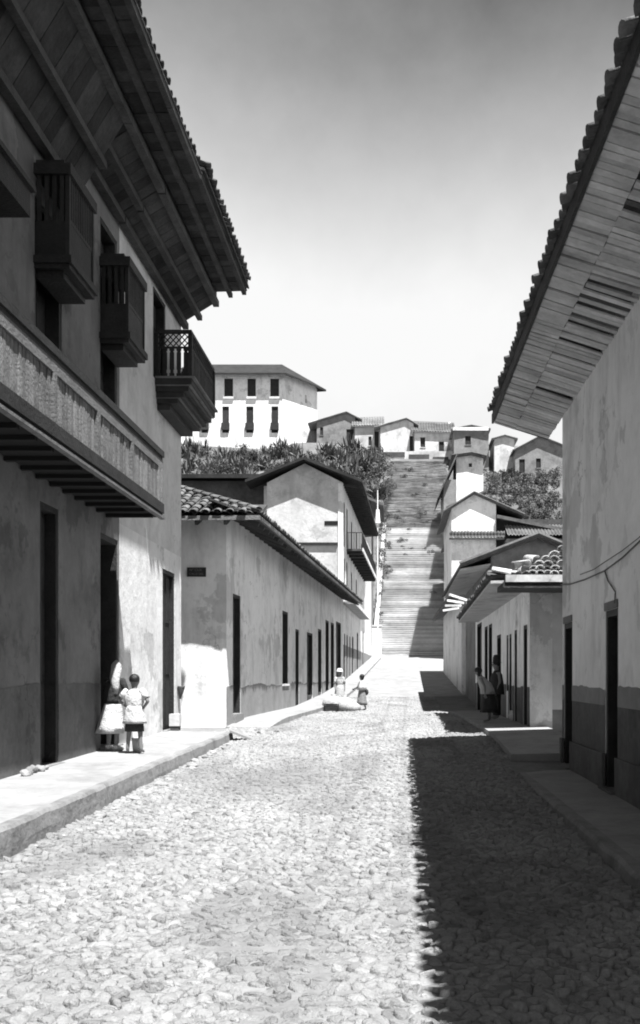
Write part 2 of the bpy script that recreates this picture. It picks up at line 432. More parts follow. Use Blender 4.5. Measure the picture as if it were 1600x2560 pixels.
# ------------------------------------------------------------------ roof tiles
def tile_mesh(L=0.46, r0=0.125, r1=0.10, t=0.018, n=7):
    g = MB()
    for y, r in ((0, r0), (L, r1)):
        for rr in (r, r - t):
            for j in range(n):
                a = math.pi * j / (n - 1); g.v.append((math.cos(a) * rr, y, math.sin(a) * rr * .8))
    for j in range(n - 1):
        g.f += [(j, j + 1, 2 * n + j + 1, 2 * n + j), (n + j, 3 * n + j, 3 * n + j + 1, n + j + 1), (j, n + j, n + j + 1, j + 1), (2 * n + j, 2 * n + j + 1, 3 * n + j + 1, 3 * n + j)]
    g.f += [(0, 2 * n, 3 * n, n), (n - 1, 2 * n - 1, 4 * n - 1, 3 * n - 1)]
    return g.mesh('roof_tile', 'tile', None, True)
TILE = tile_mesh()
def tiles(parent, e0, e1, up, pitch=0.3, rows=1, rowlen=0.38, maxlen=None, seed_=1, lift=0.0, size=1.0):
    """individual barrel tiles along the eave e0-e1 (up = unit vector up the slope)"""
    r = random.Random(seed_); e0, e1, up = Vector(e0), Vector(e1), Vector(up).normalized()
    ax = (e1 - e0).normalized(); nrm = ax.cross(up); nrm = nrm if nrm.z > 0 else -nrm
    n = int((e1 - e0).length / pitch)
    for i in range(n):
        c = (i + .5) * pitch
        for k in range(rows):
            if maxlen and k * rowlen > maxlen(c): break
            p = e0 + ax * (c + r.uniform(-.02, .02)) + up * (k * rowlen + r.uniform(-.05, .03)) + nrm * (0.02 + lift + 0.006 * r.random())
            rot = Matrix.Rotation(r.uniform(-.06, .06), 4, nrm); u2 = (rot @ up).normalized(); u2 = (u2 - nrm * 0.05).normalized()
            x2 = u2.cross(nrm).normalized(); n2 = x2.cross(u2)
            place(TILE, 'roof_tile', parent, basis(p, x2, u2, n2) @ Matrix.Diagonal((size, 1, size, 1)))
def corr(parent, name, e0, e1, up, L, pitch=0.3, amp=0.055, maxlen=None, m='tile_sheet', row=0.38, kind=None):
    """the field of a tiled roof: rolls down the slope, each course lapping the next"""
    e0, e1, up = Vector(e0), Vector(e1), Vector(up).normalized(); ax = (e1 - e0).normalized()
    nrm = ax.cross(up); nrm = nrm if nrm.z > 0 else -nrm
    n = max(2, int((e1 - e0).length / pitch * 6)); rows = max(1, int(L / row)); g = MB(); r = random.Random(2)
    rj = [r.uniform(-.012, .012) for _ in range(n // 6 + 2)]
    for i in range(n + 1):
        c = (e1 - e0).length * i / n; ph = (i % 6) / 6.0
        h = amp * (abs(math.cos(math.pi * ph)) * 2 - 1) + rj[i // 6]
        ml = max(0.01, min(L, maxlen(c))) if maxlen else L
        for k in range(rows):
            for q, dz in ((0, 0.022), (1, 0.0)):
                d = min((k + q) * row, ml); g.v.append(tuple(e0 + ax * c + up * d + nrm * (h + dz)))
    m2 = rows * 2
    for i in range(n):
        for k in range(m2 - 1): a = i * m2 + k; g.f.append((a, a + m2, a + m2 + 1, a + 1))
    return g.build(name, m, parent, True, kind)

# ------------------------------------------------------------------ doors and windows
def door(parent, fr, u0, u1, z0, z1, depth=0.28, leaf='wood_dark', frame='wood_dark', name='door', panels=3, gap=True):
    g = MB(fr); fw = 0.09
    g.box(u0 + .001, u0 + fw, -depth - .06, -.012, z0, z1); g.box(u1 - fw, u1 - .001, -depth - .06, -.012, z0, z1); g.box(u0 + fw, u1 - fw, -depth - .06, -.012, z1 - fw, z1 - .001)
    d = g.build(name, frame, parent)
    mid = (u0 + u1) / 2
    for a, b in ((u0 + fw + .004, mid - .006), (mid + .006, u1 - fw - .004)):
        g = MB(fr); g.box(a, b, -depth - .045, -depth - .01, z0 + .02, z1 - fw - .004)
        H = (z1 - z0 - fw) / panels
        for k in range(panels):
            g.box(a + .07, b - .07, -depth - .008, -depth + .012, z0 + .09 + k * H, z0 + (k + 1) * H - .07)
        g.build('leaf', leaf, d)
    return d
def threshold(parent, fr, u0, u1, z, m='kerb'):
    return MB(fr).box(u0 - .02, u1 + .02, -.45, .10, z - .35, z).build('doorstep', m, parent)

def dado(parent, fr, u0, u1, z0, zt, ops, m, wob=.02, name='dado'):
    edges_ = sorted([(a, b) for (a, b, c, d_) in ops if c < zt - .1]); cur = u0; out = []
    for a, b in edges_ + [(u1, u1)]:
        if a - cur > .02:
            g = MB(fr); n = max(1, int((a - cur) / .12)); k = 0
            for i in range(n + 1):
                u = cur + (a - cur) * i / n; z = zt + wob * 1.6 * mnoise.noise((u * .7, zt, u0)) + wob * mnoise.noise((u * 3.1, 3, u0))
                g.v += [fr(u, .005, z0), fr(u, .005, z), fr(u, -.01, z)]
            for i in range(n): q = k + i * 3; g.f += [(q, q + 3, q + 4, q + 1), (q + 1, q + 4, q + 5, q + 2)]
            out.append(g.build(name, m, parent))
        cur = max(cur, b)
    return out
FLf = Frame((-5.3, 0), (0, 1), (1, 0)); FRf = Frame((2.88, 0), (0, 1), (-1, 0))

# ================================================================== LEFT: house with the long balcony
B1 = thing('balcony_house', 'tall grey plastered house with long panelled balcony on the left of the street', 'house', (-5.3, 13, -1.45))
b1_ops = [(14.97, 15.8, -1.9, 2.63), (18.05, 19.2, -1.9, 2.6), (9.6, 10.6, -1.9, 2.63),
          (12.0, 13.2, 3.05, 7.1), (14.75, 15.95, 3.05, 7.1), (18.03, 19.12, 3.05, 8.3)]
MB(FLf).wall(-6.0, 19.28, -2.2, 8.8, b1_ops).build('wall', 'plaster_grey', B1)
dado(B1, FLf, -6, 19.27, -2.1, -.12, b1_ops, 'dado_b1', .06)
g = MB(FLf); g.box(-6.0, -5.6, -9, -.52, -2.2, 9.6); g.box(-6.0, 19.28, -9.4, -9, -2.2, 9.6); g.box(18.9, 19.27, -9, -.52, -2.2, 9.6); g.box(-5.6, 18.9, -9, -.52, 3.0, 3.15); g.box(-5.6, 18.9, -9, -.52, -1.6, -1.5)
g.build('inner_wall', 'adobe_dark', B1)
door(B1, FLf, 14.97, 15.8, -1.37, 2.63, .18); door(B1, FLf, 9.6, 10.6, -1.42, 2.63, .18)
threshold(B1, FLf, 18.05, 19.2, -1.30); threshold(B1, FLf, 14.97, 15.8, -1.36)
for (a, b, zt) in ((12.0, 13.2, 7.1), (14.75, 15.95, 7.1), (18.03, 19.12, 8.3)): door(B1, FLf, a, b, 3.05, zt, .22, name='balcony_door', panels=4)
# open street door: one leaf folded back against the lit jamb
d = MB(FLf).box(18.051, 18.12, -.49, -.02, -1.3, 2.6).box(18.12, 19.14, -.49, -.02, 2.5, 2.599).box(19.14, 19.199, -.49, -.02, -1.3, 2.6).build('open_door', 'wood_dark', B1)
g = MB(FLf); g.box(19.09, 19.135, -1.0, -.44, -1.29, 2.48); g.box(19.07, 19.09, -.93, -.51, -1.1, 0.3); g.box(19.07, 19.09, -.93, -.51, 0.45, 2.3); g.build('leaf', 'wood_dark', d)
# oriel grilles
def oriel(parent, fr, a, b, z0, z1, pr=0.5):
    g = MB(fr)
    g.box(a - .06, b + .06, .0, pr + .06, z0 - .02, z0 + .09); g.box(a - .02, b + .02, .0, pr + .02, z0 - .09, z0 - .02); g.box(a + .08, b - .08, .0, pr - .1, z0 - .2, z0 - .09)
    o = g.build('grille_window', 'wood_dark', parent)
    g = MB(fr); g.box(a - .05, b + .05, .0, pr + .05, z1 - .16, z1); g.box(a + .05, b - .05, .0, pr - .08, z1 - .001, z1 + .09); g.build('cornice', 'wood_dark', o)
    for k in range(2):
        u = (a + .025, b - .025)[k]; MB(fr).box(u - .03, u + .03, pr - .045, pr + .015, z0 + .09, z1 - .16).build('corner_post', 'wood_dark', o)
    zm = z0 + .62; MB(fr).box(a + .055, b - .055, pr - .03, pr, zm, zm + .06).build('cross_rail', 'wood_dark', o)
    g = MB(fr); g.box(a + .055, b - .055, pr - .028, pr - .006, z0 + .09, zm); g.box(a + .012, a + .034, .0, pr - .046, z0 + .09, zm); g.box(b - .034, b - .012, .0, pr - .046, z0 + .09, zm)
    g.build('apron_panel', 'wood_dark', o)
    for i in range(13):
        u = a + .08 + (b - a - .16) * i / 12; MB(fr).box(u - .022, u + .022, pr - .033, pr + .002, zm + .06, z1 - .16).build('bar', 'wood_dark', o)
    for i in range(4):
        vv = .06 + (pr - .16) * i / 3
        for u in (a + .02, b - .02): MB(fr).box(u - .015, u + .015, vv - .03, vv + .03, z0 + .62, z1 - .16).build('bar', 'wood_dark', o)
for (a, b) in ((14.75, 15.95), (18.03, 19.2)): oriel(B1, FLf, a, b, 6.1, 7.55)
g = MB(FLf); g.box(11.9, 13.2, .0, .5, 6.05, 6.4); g.box(11.85, 13.25, .0, .56, 6.401, 6.47); g.build('window_hood', 'wood_dark', B1)
# long balcony
BW, BZ, BE = .95, 2.98, 18.78
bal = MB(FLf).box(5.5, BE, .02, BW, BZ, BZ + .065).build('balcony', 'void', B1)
MB(FLf).box(5.5, BE + .02, BW - .14, BW + .03, BZ + .068, BZ + .25).build('edge_beam', 'wood_dark', bal)
MB(FLf).box(5.5, BE + .03, BW - .04, BW + .05, BZ - .04, BZ - .002).build('moulding', 'wood_grey', bal)
MB(FLf).box(5.5, BE + .02, BW - .085, BW + .035, 4.10, 4.21).build('top_rail', 'wood_dark', bal)
MB(FLf).box(5.5, BE + .015, BW - .05, BW + .01, 3.88, 4.03).build('rail_board', 'wood_grey', bal)
MB(FLf).box(5.5, BE + .01, BW - .04, BW + .002, 4.032, 4.098).build('rail_gap', 'wood_dark', bal)
PZ0, PZ1 = BZ + .252, 3.878; PU = [5.2 + 1.9 * i for i in range(8)] + [BE - .06]
for u in PU[1:]:
    MB(FLf).box(u - .055, u + .055, BW - .075, BW + .022, PZ0, PZ1).build('post', 'wood_grey', bal)
bd = MB().box(-.046, .046, -.012, .012, 0, PZ1 - PZ0 - .004).mesh('board', 'wood_grey')
r = random.Random(9); u = 8.0
while u < BE - .1:
    if min(abs(u - q) for q in PU) > .10:
        place(bd, 'board', bal, Matrix.Translation((-5.3 + BW - .03 + r.uniform(-.008, .008), u, PZ0 + .002)) @ Matrix.Rotation(R(90) + r.uniform(-.05, .05), 4, 'Z'))
    u += .119
jm = MB().box(.0, BW - .1, -.05, .05, -.06, 0).mesh('joist', 'void')
for i in range(22): place(jm, 'joist', bal, Matrix.Translation((-5.29, 5.8 + .6 * i, BZ - .002)))

# roof of the balcony house
def left_roof(H, y0, y1, xe, ze, seed_, zc=8.8):
    slope = Vector((-1, 0, 0.46)).normalized()
    rf = corr(H, 'roof', (xe, y0, ze + .06), (xe, y1, ze + .06), slope, 7.0, .21, .04)
    tiles(rf, (xe + .06, max(y0, 11.5), ze + .07), (xe + .06, y1, ze + .07), slope, .21, 2, .38, None, seed_, 0, .74)
    g = MB(); g.slab((xe + .03, y0, ze + .0), (xe + .03, y1, ze + .0), (-4.5, y1, ze + .36), (-4.5, y0, ze + .36), .05); g.build('eave_boarding', 'wood_dark', H)
    # coved soffit: boards laid across, purlins running along
    A, B = Vector((-5.3, 0, zc)), Vector((-4.45, 0, 9.32)); n = int((y1 - y0) / .3)
    bw = (y1 - y0) / n; L = (B - A).length
    bm = MB().box(0, L, .004, bw - .006, 0, .03).mesh('soffit_board', 'soffit_left')
    dr = (B - A).normalized(); nr = Vector((-dr.z, 0, dr.x))
    bm2 = MB().box(0, .78, .004, bw - .006, 0, .03).mesh('soffit_board', 'soffit_left')
    dr2 = Vector((.995, 0, .03)).normalized(); rr = random.Random(seed_)
    for i in range(n):
        y = y0 + i * bw
        place(bm, 'soffit_board', H, basis(A + Vector((0, y, rr.uniform(0, .02))), dr, (0, 1, 0), nr))
        place(bm2, 'soffit_board', H, basis((-4.45, y, ze - .13 + rr.uniform(0, .015)), dr2, (0, 1, 0), Vector((-dr2.z, 0, dr2.x))))
    MB().box(-4.47, -4.43, y0, y1, 9.3, ze - .08).build('cove_board', 'wood_dark', H)
    for x, z, s_ in ((-3.74, ze - .10, .10), (-4.08, ze - .17, .10), (-4.44, 9.36, .14), (-4.85, (zc + 9.32) / 2 - .06, .12), (-5.20, zc - .0, .14)):
        MB().box(x - s_ / 2, x + s_ / 2, y0 + .01, y1 - .01, z - s_, z + .0).build('purlin', 'wood_old', H)
left_roof(B1, -5.0, 16.7, -3.80, 9.68, 1, 7.95); left_roof(B1, 16.7, 19.10, -3.80, 9.68, 2)

# ================================================================== LEFT: corner house with the hanging balcony
B2 = thing('corner_house', 'pale corner house with carved hanging balcony at its upper door', 'house', (-5.3, 22, -1.3))
b2_ops = [(22.9, 24.15, -1.9, 2.47), (22.0, 23.2, 6.6, 8.6)]
MB(FLf).wall(19.3, 24.9, 2.95, 8.8, b2_ops).build('upper_wall', 'plaster_mid', B2)  # same wall, darker plaster above: the eave's shade is put into its colour
MB(FLf).wall(19.3, 24.9, -2.2, 2.95, b2_ops).build('wall', 'plaster_pale', B2)  # paler plaster below imitates the sunlit part of the wall
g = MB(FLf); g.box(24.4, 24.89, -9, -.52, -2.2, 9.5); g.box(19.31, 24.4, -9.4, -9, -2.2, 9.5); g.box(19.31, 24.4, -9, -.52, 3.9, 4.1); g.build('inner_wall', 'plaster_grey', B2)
door(B2, FLf, 22.9, 24.15, -1.26, 2.47, .10); threshold(B2, FLf, 22.9, 24.15, -1.27)
door(B2, FLf, 22.0, 23.2, 6.6, 8.6, .2, name='balcony_door')
left_roof(B2, 19.14, 25.0, -3.65, 9.72, 4)
h = MB(FLf)
for k, (pr, z0, z1) in enumerate(((.30, 5.95, 6.08), (.48, 6.085, 6.2), (.62, 6.205, 6.32), (.74, 6.325, 6.46), (.82, 6.465, 6.6))):
    h.box(22.1 + .25 - .05 * k, 25.1 - .25 + .05 * k, .01, pr, z0, z1)
hb = h.build('hanging_balcony', 'wood_dark', B2)
for pr, z in ((.50, 6.19), (.76, 6.44), (.85, 6.60)):
    MB(FLf).box(22.14 + .4 * (.85 - pr), 25.06 - .4 * (.85 - pr), .01, pr + .035, z, z + .045).build('moulding', 'wood_grey', hb)
A, Bq = 22.2, 25.0; P = .78
for s_ in range(5):
    pass
def balus(u, vv, ax):
    g = MB(FLf); w_ = .036
    for z0, z1, k in ((6.65, 6.72, 1.5), (6.722, 6.80, 1.0), (6.802, 7.18, 1.35), (7.182, 7.22, 1.0), (7.222, 7.27, 1.5)):
        (g.box(u - w_ * k, u + w_ * k, vv - .015, vv + .015, z0, z1) if ax == 'u' else g.box(u - .015, u + .015, vv - w_ * k, vv + w_ * k, z0, z1))
    g.build('baluster', 'wood_dark', hb)
for i in range(16): balus(A + .1 + (Bq - A - .2) * i / 15, P, 'u')
for u in (A, Bq):
    for i in range(5): balus(u, .06 + .62 * i / 4, 'v')
g = MB(FLf)
for z0, z1 in ((7.272, 7.31), (7.60, 7.68)):
    e = .03 if z0 > 7.5 else .02
    g.box(A + e, Bq - e, P - e, P + e, z0, z1)
    for u in (A, Bq): g.box(u - e, u + e, .01, P + e, z0, z1)
g.build('rail', 'wood_dark', hb)
g = MB(FLf)
def lattice(p0, p1, n):
    p0, p1 = Vector(p0), Vector(p1)
    for i in range(n):
        a, b = p0.lerp(p1, i / n), p0.lerp(p1, (i + 1) / n)
        for (z0, z1) in ((7.315, 7.455), (7.455, 7.595)):
            g.bar(FLf(a.x, a.y, z0), FLf(b.x, b.y, z1), .022, .022); g.bar(FLf(a.x, a.y, z1), FLf(b.x, b.y, z0), .022, .022)
lattice((A, P), (Bq, P), 20); lattice((A, .02), (A, P), 6); lattice((Bq, .02), (Bq, P), 6)
g.build('lattice', 'wood_dark', hb)
for u, vv in ((A, P), (Bq, P), (A, .03), (Bq, .03)): MB(FLf).box(u - .045, u + .045, vv - .045, vv + .045, 6.645, 7.60).build('corner_post', 'wood_dark', hb)

# ================================================================== LEFT: long low corner house with tiled hip roof
L3 = thing('low_corner_house', 'long low whitewashed corner house with grey dado and tiled hip roof', 'house', (-4.76, 28.4, -1.45))
FA = Frame((-4.76, 28.4), (1.69, 31.6), (31.6, -1.69)); FE = Frame((-4.76, 28.4), (-1, 0), (0, -1))
l3_ops = [(.85, 1.95, -2, 2.42), (9.65, 11.0, -.3, 2.5), (12.9, 13.9, -2, 1.95), (16.3, 18.2, -2, 1.97), (20.1, 21.5, -2, 2.3), (23.1, 24.6, -2, 2.9), (25.4, 27.0, -2, 2.9), (28.0, 30.6, -2, 3.1)]
MB(FA).wall(0, 31.6, -2.4, 4.6, l3_ops).build('wall', 'plaster_white', L3)
dado(L3, FA, .0, 31.6, -2.3, -.3, l3_ops, 'dado_grey', .06)
g = MB(FE); g.wall(.002, 9, -2.4, 4.6, [], .5); g.build('end_wall', 'plaster_white', L3)
g = MB(FA); g.box(.6, 31.6, -8.4, -8, -2.4, 5); g.box(31.2, 31.6, -8, -.52, -2.4, 4.6); g.build('inner_wall', 'adobe_dark', L3)
for (a, b, c, d_) in l3_ops:
    if c > -1: door(L3, FA, a, b, c, d_, .16, name='window_shutter', panels=2)
    else: door(L3, FA, a, b, -1.46 if a < 15 else -1.2 + .02 * a, d_, .16)
MB(FA).box(9.55, 11.1, .004, .05, -.38, -.302).build('window_sill', 'plaster_pale', L3)
threshold(L3, FA, .85, 1.95, -1.12)
# hip roof
ov = 1.15; tanr = .40
E0 = Vector(FA(-ov, ov, 4.42)); E1 = Vector(FA(31.8, ov, 4.42)); EL = Vector(FA(-ov, -8.4, 4.42))
upS = Vector((FA.n.x * -1, FA.n.y * -1, tanr)).normalized(); upE = Vector((FA.u.x, FA.u.y, tanr)).normalized()
rf = corr(L3, 'roof', E0, E1, upS, 4.6, .33, .06, lambda c: c * 1.077)
rl = corr(rf, 'hip_slope', EL, E0, upE, 4.6, .33, .06, lambda c: max(.01, ((EL - E0).length - c) * 1.077))
tiles(rf, E0 + upS * -.06, E1 + upS * -.06, upS, .33, 1, .38, None, 11)
Ln = (EL - E0).length
tiles(rf, EL + upE * -.06, E0 + upE * -.06, upE, .33, 10, .38, lambda c: min(3.6, max(0, (Ln - c) * 1.077 - .1)) if c > 3.5 else -1, 12, .03)
hipd = (upS + upE).normalized()
for k in range(12):
    p = E0 + (Vector((0, 0, 0))) + Vector(((FA.u - FA.n).x, (FA.u - FA.n).y, tanr)) * (.34 * k) + Vector((0, 0, .10)); dr = Vector(((FA.u - FA.n).x, (FA.u - FA.n).y, tanr)).normalized()
    xx = dr.cross(Vector((0, 0, 1))).normalized(); place(TILE, 'ridge_tile', rf, basis(p, xx, dr, xx.cross(dr)))
g = MB(FA); g.slab(FA(-ov + .03, ov - .03, 4.36), FA(31.7, ov - .03, 4.36), FA(31.7, -.3, 4.36 + .54), FA(-ov + .03, -.3, 4.36 + .54), .06)
g.slab(FA(-ov + .03, ov - .03, 4.352), FA(-ov + .03, -8.3, 4.352), FA(.3, -8.3, 4.352 + .56), FA(.3, ov - .03, 4.352 + .56), .06); g.build('soffit', 'wood_old', L3)
MB(FA).box(-ov + .0, 31.7, ov - .03, ov + .03, 4.27, 4.37).build('fascia', 'wood_grey', L3)
MB(FA).box(-ov - .03, -ov + .028, -8.3, ov + .03, 4.25, 4.37).build('fascia', 'wood_grey', L3)
rm = MB().bar((0, 0, 0), (-1.35 * .93, 0, .5), .09, .11).mesh('rafter', 'wood_old')
for i in range(40):
    p = FA(-.6 + .8 * i, ov - .1, 4.20); o = place(rm, 'rafter', L3, Matrix.Translation(p) @ Matrix.Rotation(-math.atan2(FA.u.x, FA.u.y), 4, 'Z'))
for i in range(9):
    p = FA(-ov + .1, .2 - .8 * i, 4.19); place(rm, 'rafter', L3, Matrix.Translation(p) @ Matrix.Rotation(R(-90) - math.atan2(FA.u.x, FA.u.y), 4, 'Z'))
# street plaque
sg = thing('street_sign', 'small dark enamel street plaque with two lines of faint lettering', 'sign', (-5.6, 28.35, 2.9))
pc = at(491, 1430, 28.36); MB().box(pc.x - .27, pc.x + .27, 28.36, 28.385, pc.z - .13, pc.z + .13).build('plate', 'enamel', sg)
def text(body, size, p, rot, parent, m, name='lettering', ext=.003):
    c = bpy.data.curves.new(name, 'FONT'); c.body = body; c.size = size; c.align_x = 'CENTER'; c.align_y = 'CENTER'; c.extrude = ext
    t_ = bpy.data.objects.new('tmp', c); C.objects.link(t_); bpy.context.view_layer.update()
    me = bpy.data.meshes.new_from_object(t_.evaluated_get(bpy.context.evaluated_depsgraph_get())); bpy.data.objects.remove(t_)
    me.materials.clear(); me.materials.append(MATS[m]); o = bpy.data.objects.new(name, me); C.objects.link(o); o.parent = parent; b = BASE[parent.name]
    o.location = Vector(p) - Vector(b); o.rotation_euler = rot; return o
text('N\u00b0 CUA', .10, (pc.x - .02, 28.356, pc.z + .055), (R(90), 0, 0), sg, 'letter')
text('CALLE DEL', .085, (pc.x, 28.356, pc.z - .055), (R(90), 0, 0), sg, 'letter')

# pavement in front of the low house and along the far street
def side_walk(name, fr, u0, u1, v0, v1, lift, zfun):
    g = MB(fr); n = int((u1 - u0) / .6)
    for j in range(n + 1):
        u = u0 + (u1 - u0) * j / n; e = .03 * mnoise.noise((u * .9, v1, 2))
        a, b = fr(u, v0, 0), fr(u, v1 + e, 0); z = zfun(b[0], b[1]) + lift * smooth01((u - u0) / 4 + .15)
        g.v += [(a[0], a[1], z + .02), (b[0], b[1], z), (b[0], b[1], z - lift - .3)]
    for j in range(n):
        a = j * 3; g.f += [(a, a + 3, a + 4, a + 1), (a + 1, a + 4, a + 5, a + 2)]
    g.f.append((0, 1, 2)); return g.build(name, 'pavement', None, False, 'structure')
side_walk('far_left_pavement', FA, -.2, 31.6, .0, 1.25, .16, street_z)

# ================================================================== LEFT: three-storey house at the foot of the stairs
L4 = thing('three_storey_house', 'three-storey gabled house with iron balcony beside the foot of the stairs', 'house', (-3.07, 60, -.6))
FB = Frame((-3.07, 60), (.97, 35), (35, -.97)); FG = Frame((-3.07, 60), (-1, 0), (0, -1))
ops = [(.7, 1.5, 7.9, 10.6), (2.9, 3.9, 8.05, 10.6), (7, 8, 8.05, 10.4), (12, 13, 8.05, 10.4), (18, 19, 8.05, 10.4), (.8, 1.6, 4.8, 7.2), (2.8, 3.8, 4.8, 7.2), (7, 8, 4.8, 7.0), (12, 13, 4.8, 7.0),
       (1, 1.9, -1, 2.6), (3, 4, -1, 2.6), (5.5, 6.4, -1, 2.6), (8, 9.4, -1, 2.7), (13, 14.5, -1, 3.2), (20, 21.4, -1, 3.6)]
MB(FB).wall(0, 34, -2, 11.6, ops).build('wall', 'plaster_white', L4)
dado(L4, FB, 0, 34, -2, 1.9, ops, 'dado_grey', .04)
g = MB(FG); g.box(0, 4.55, -.5, 0, -2, 11.6); k = len(g.v)
g.v += [FG(0, 0, 11.6), FG(4.55, 0, 11.6), FG(2.28, 0, 12.75), FG(0, -.5, 11.6), FG(4.55, -.5, 11.6), FG(2.28, -.5, 12.75)]
g.f += [(k, k + 1, k + 2), (k + 5, k + 4, k + 3), (k, k + 2, k + 5, k + 3), (k + 1, k + 4, k + 5, k + 2)]
g.box(0.1, 5, -34, -33.6, -2, 11.5); g.box(4.3, 4.8, -34, -.5, -2, 11.5); g.build('gable_wall', 'plaster_mid', L4)
MB(FG).box(-.02, .28, .004, .05, -1, 11.55).build('quoin', 'plaster_white', L4)
MB(FG).box(.3, 4.5, .004, .16, 7.86, 8.0).build('string_course', 'wood_dark', L4)
MB(FG).box(.3, 1.1, .004, .03, 9.05, 9.3).build('vent', 'void', L4)
for (a, b, c, d_) in ops: door(L4, FB, a, b, max(c, street_z(-2.5, 60 + a) + .1) if c < 0 else c, d_, .15, name='door' if c < 0 else 'window', panels=2)
apx, apz = 2.28, 13.0
for sgn, tip in ((1, -1.2), (-1, 5.76)):
    g = MB(FG); zt = apz - .39 * abs(apx - tip)
    a, b, c, d_ = FG(tip, .75, zt), FG(apx, .75, apz), FG(apx, -34, apz), FG(tip, -24, zt)
    if sgn > 0: d_ = FG(tip - .62, -22, zt); c = FG(apx - .6, -34, apz)
    g.slab(a, b, c, d_, .16); g.build('roof', 'tile_dark', L4)
g = MB(FB)
for k in range(27):
    g.bar(FB(.3 + .8 * k, -.2, 11.55), FB(.3 + .8 * k, 1.15, 11.35), .1, .12)
g.build('rafter_ends', 'wood_old', L4, kind='stuff')
bl = MB(FB).box(2.9, 22, .01, 1.0, 7.88, 8.0).build('balcony', 'wood_old', L4)
MB(FB).box(2.9, 22.05, 1.002, 1.06, 7.84, 8.06).build('edge_board', 'plaster_white', bl)
for k in range(11): MB(FB).box(3.2 + 1.8 * k, 3.35 + 1.8 * k, .01, .98, 7.70, 7.878).build('joist', 'wood_dark', bl)
g = MB(FB); g.box(2.9, 22, .96, .99, 9.0, 9.04); g.box(2.9, 2.94, .05, .96, 9.0, 9.04)
for k in range(96): g.box(2.93 + .2 * k, 2.95 + .2 * k, .966, .986, 8.0, 9.0)
for k in range(5): g.box(2.91, 2.93, .1 + .18 * k, .12 + .18 * k, 8.0, 9.0)
g.build('railing', 'iron', bl)
MB(FB).box(.3, 17, .01, .72, 4.34, 4.5).build('canopy', 'dado_grey', L4)
MB(FB).box(.3, 17, .725, .76, 4.32, 4.56).build('canopy_edge', 'plaster_white', L4)
side_walk('upper_left_pavement', FB, .0, 34, .0, .9, .14, street_z)
# dark neighbour filling the view left of it
L6 = thing('dark_adobe_house', 'dark weathered adobe house behind the low hip roof', 'house', (-11, 61.5, -.5))
g = MB(); g.box(-16, -7.75, 61.5, 75, -2, 12.0); g.build('wall', 'adobe_dark', L6)
g = MB(); g.slab((-17, 60.6, 12.25), (-7.4, 60.6, 12.25), (-7.4, 68, 13.4), (-17, 68, 13.4), .24); g.slab((-17, 68.02, 13.4), (-7.4, 68.02, 13.4), (-7.4, 76, 12), (-17, 76, 12), .2); g.build('roof', 'tile_dark', L6)
for k in range(2): MB().box(-13.6 + 3 * k, -12.7 + 3 * k, 61.44, 61.495, 7.6, 9.6).build('window', 'void', L6)
# house beyond, its dark roof showing against the stairs
L7 = thing('house_above_stairs_foot', 'dark-roofed house beyond the three-storey house, touching the stairs', 'house', (-4, 97, 2))
g = MB(); g.box(-9, -2.2, 97, 107, 0, 15.5); g.build('wall', 'adobe', L7)
g = MB(); g.slab((-10, 96, 18.0), (-5.6, 96, 18.6), (-5.6, 108, 18.6), (-10, 108, 18.0), .25); g.slab((-5.6, 96.02, 18.62), (-1.0, 96.02, 16.6), (-1.0, 107, 16.6), (-5.6, 107, 18.62), .25); g.build('roof', 'tile_sheet', L7)
g = MB(); g.quad([(-9, 96.99, 15.5), (-2.2, 96.99, 15.5), (-2.2, 96.99, 16.9), (-5.6, 96.99, 18.3), (-9, 96.99, 17.8)]); g.build('gable', 'adobe_dark', L7)
for k, (x, z) in enumerate(((-3.0, 12.3), (-2.6, 9.4))): MB().box(x - .3, x + .3, 96.9, 96.985, z, z + .5).build('window', 'void', L7)
p = at(944, 1300, 95); q = at(944, 1225, 95)
g = MB(); g.tube([(p.x, 95, 3), (p.x, 95, p.z), (p.x, 95, q.z)], [.07, .06, .05]); g.tube([(p.x, 95, p.z - .3), (p.x, 95, p.z + 1.0)], [.26, .16], 8)
tag(g.build('lamp_post', 'plaster_white'), 'slim white lamp post beside the foot of the stairs', 'lamp post')

# ================================================================== RIGHT: near house
R1 = thing('near_right_house', 'pale plastered house with dark dado and deep boarded eaves on the right', 'house', (2.88, 11, -1.55))
r1_ops = [(12.85, 13.62, -2.2, .88), (16.15, 16.93, -2.2, .88), (8.2, 9.1, -2.2, .95)]
MB(FRf).wall(-7, 17.1, -2.3, 4.62, r1_ops).build('wall', 'plaster_white', R1)
dado(R1, FRf, -7, 17.09, -1.1, -.36, r1_ops, 'dado_dark', .03)
for o in dado(R1, FRf, -7, 17.09, -.40, -.16, r1_ops, 'dado_grey', .035, 'dado_band'): o.location.x -= .003
g = MB(FRf)
prev = -7.0
for (a, b, *_) in sorted(r1_ops) + [(17.1, 17.1)]:
    g.box(prev, a, -.4, .05, -2.29, -1.052); prev = b
g.build('plinth', 'dado_dark', R1)
g = MB(FRf); g.box(-7, 17.09, -8.4, -8, -2.3, 5); g.box(16.94, 17.098, -8, -.502, -2.3, 5.2); g.box(-7, -6.7, -8, -.52, -2.3, 5.2); g.box(-6.7, 16.94, -8, -.52, -1.7, -1.6); g.build('inner_wall', 'plaster_grey', R1)
for (a, b, c, d_) in r1_ops:
    door(R1, FRf, a, b, -1.5, d_, .2); MB(FRf).box(a - .015, b + .015, .004, .018, d_ + .001, d_ + .11).build('lintel', 'plaster_grey', R1); threshold(R1, FRf, a, b, -1.5, 'dado_dark')
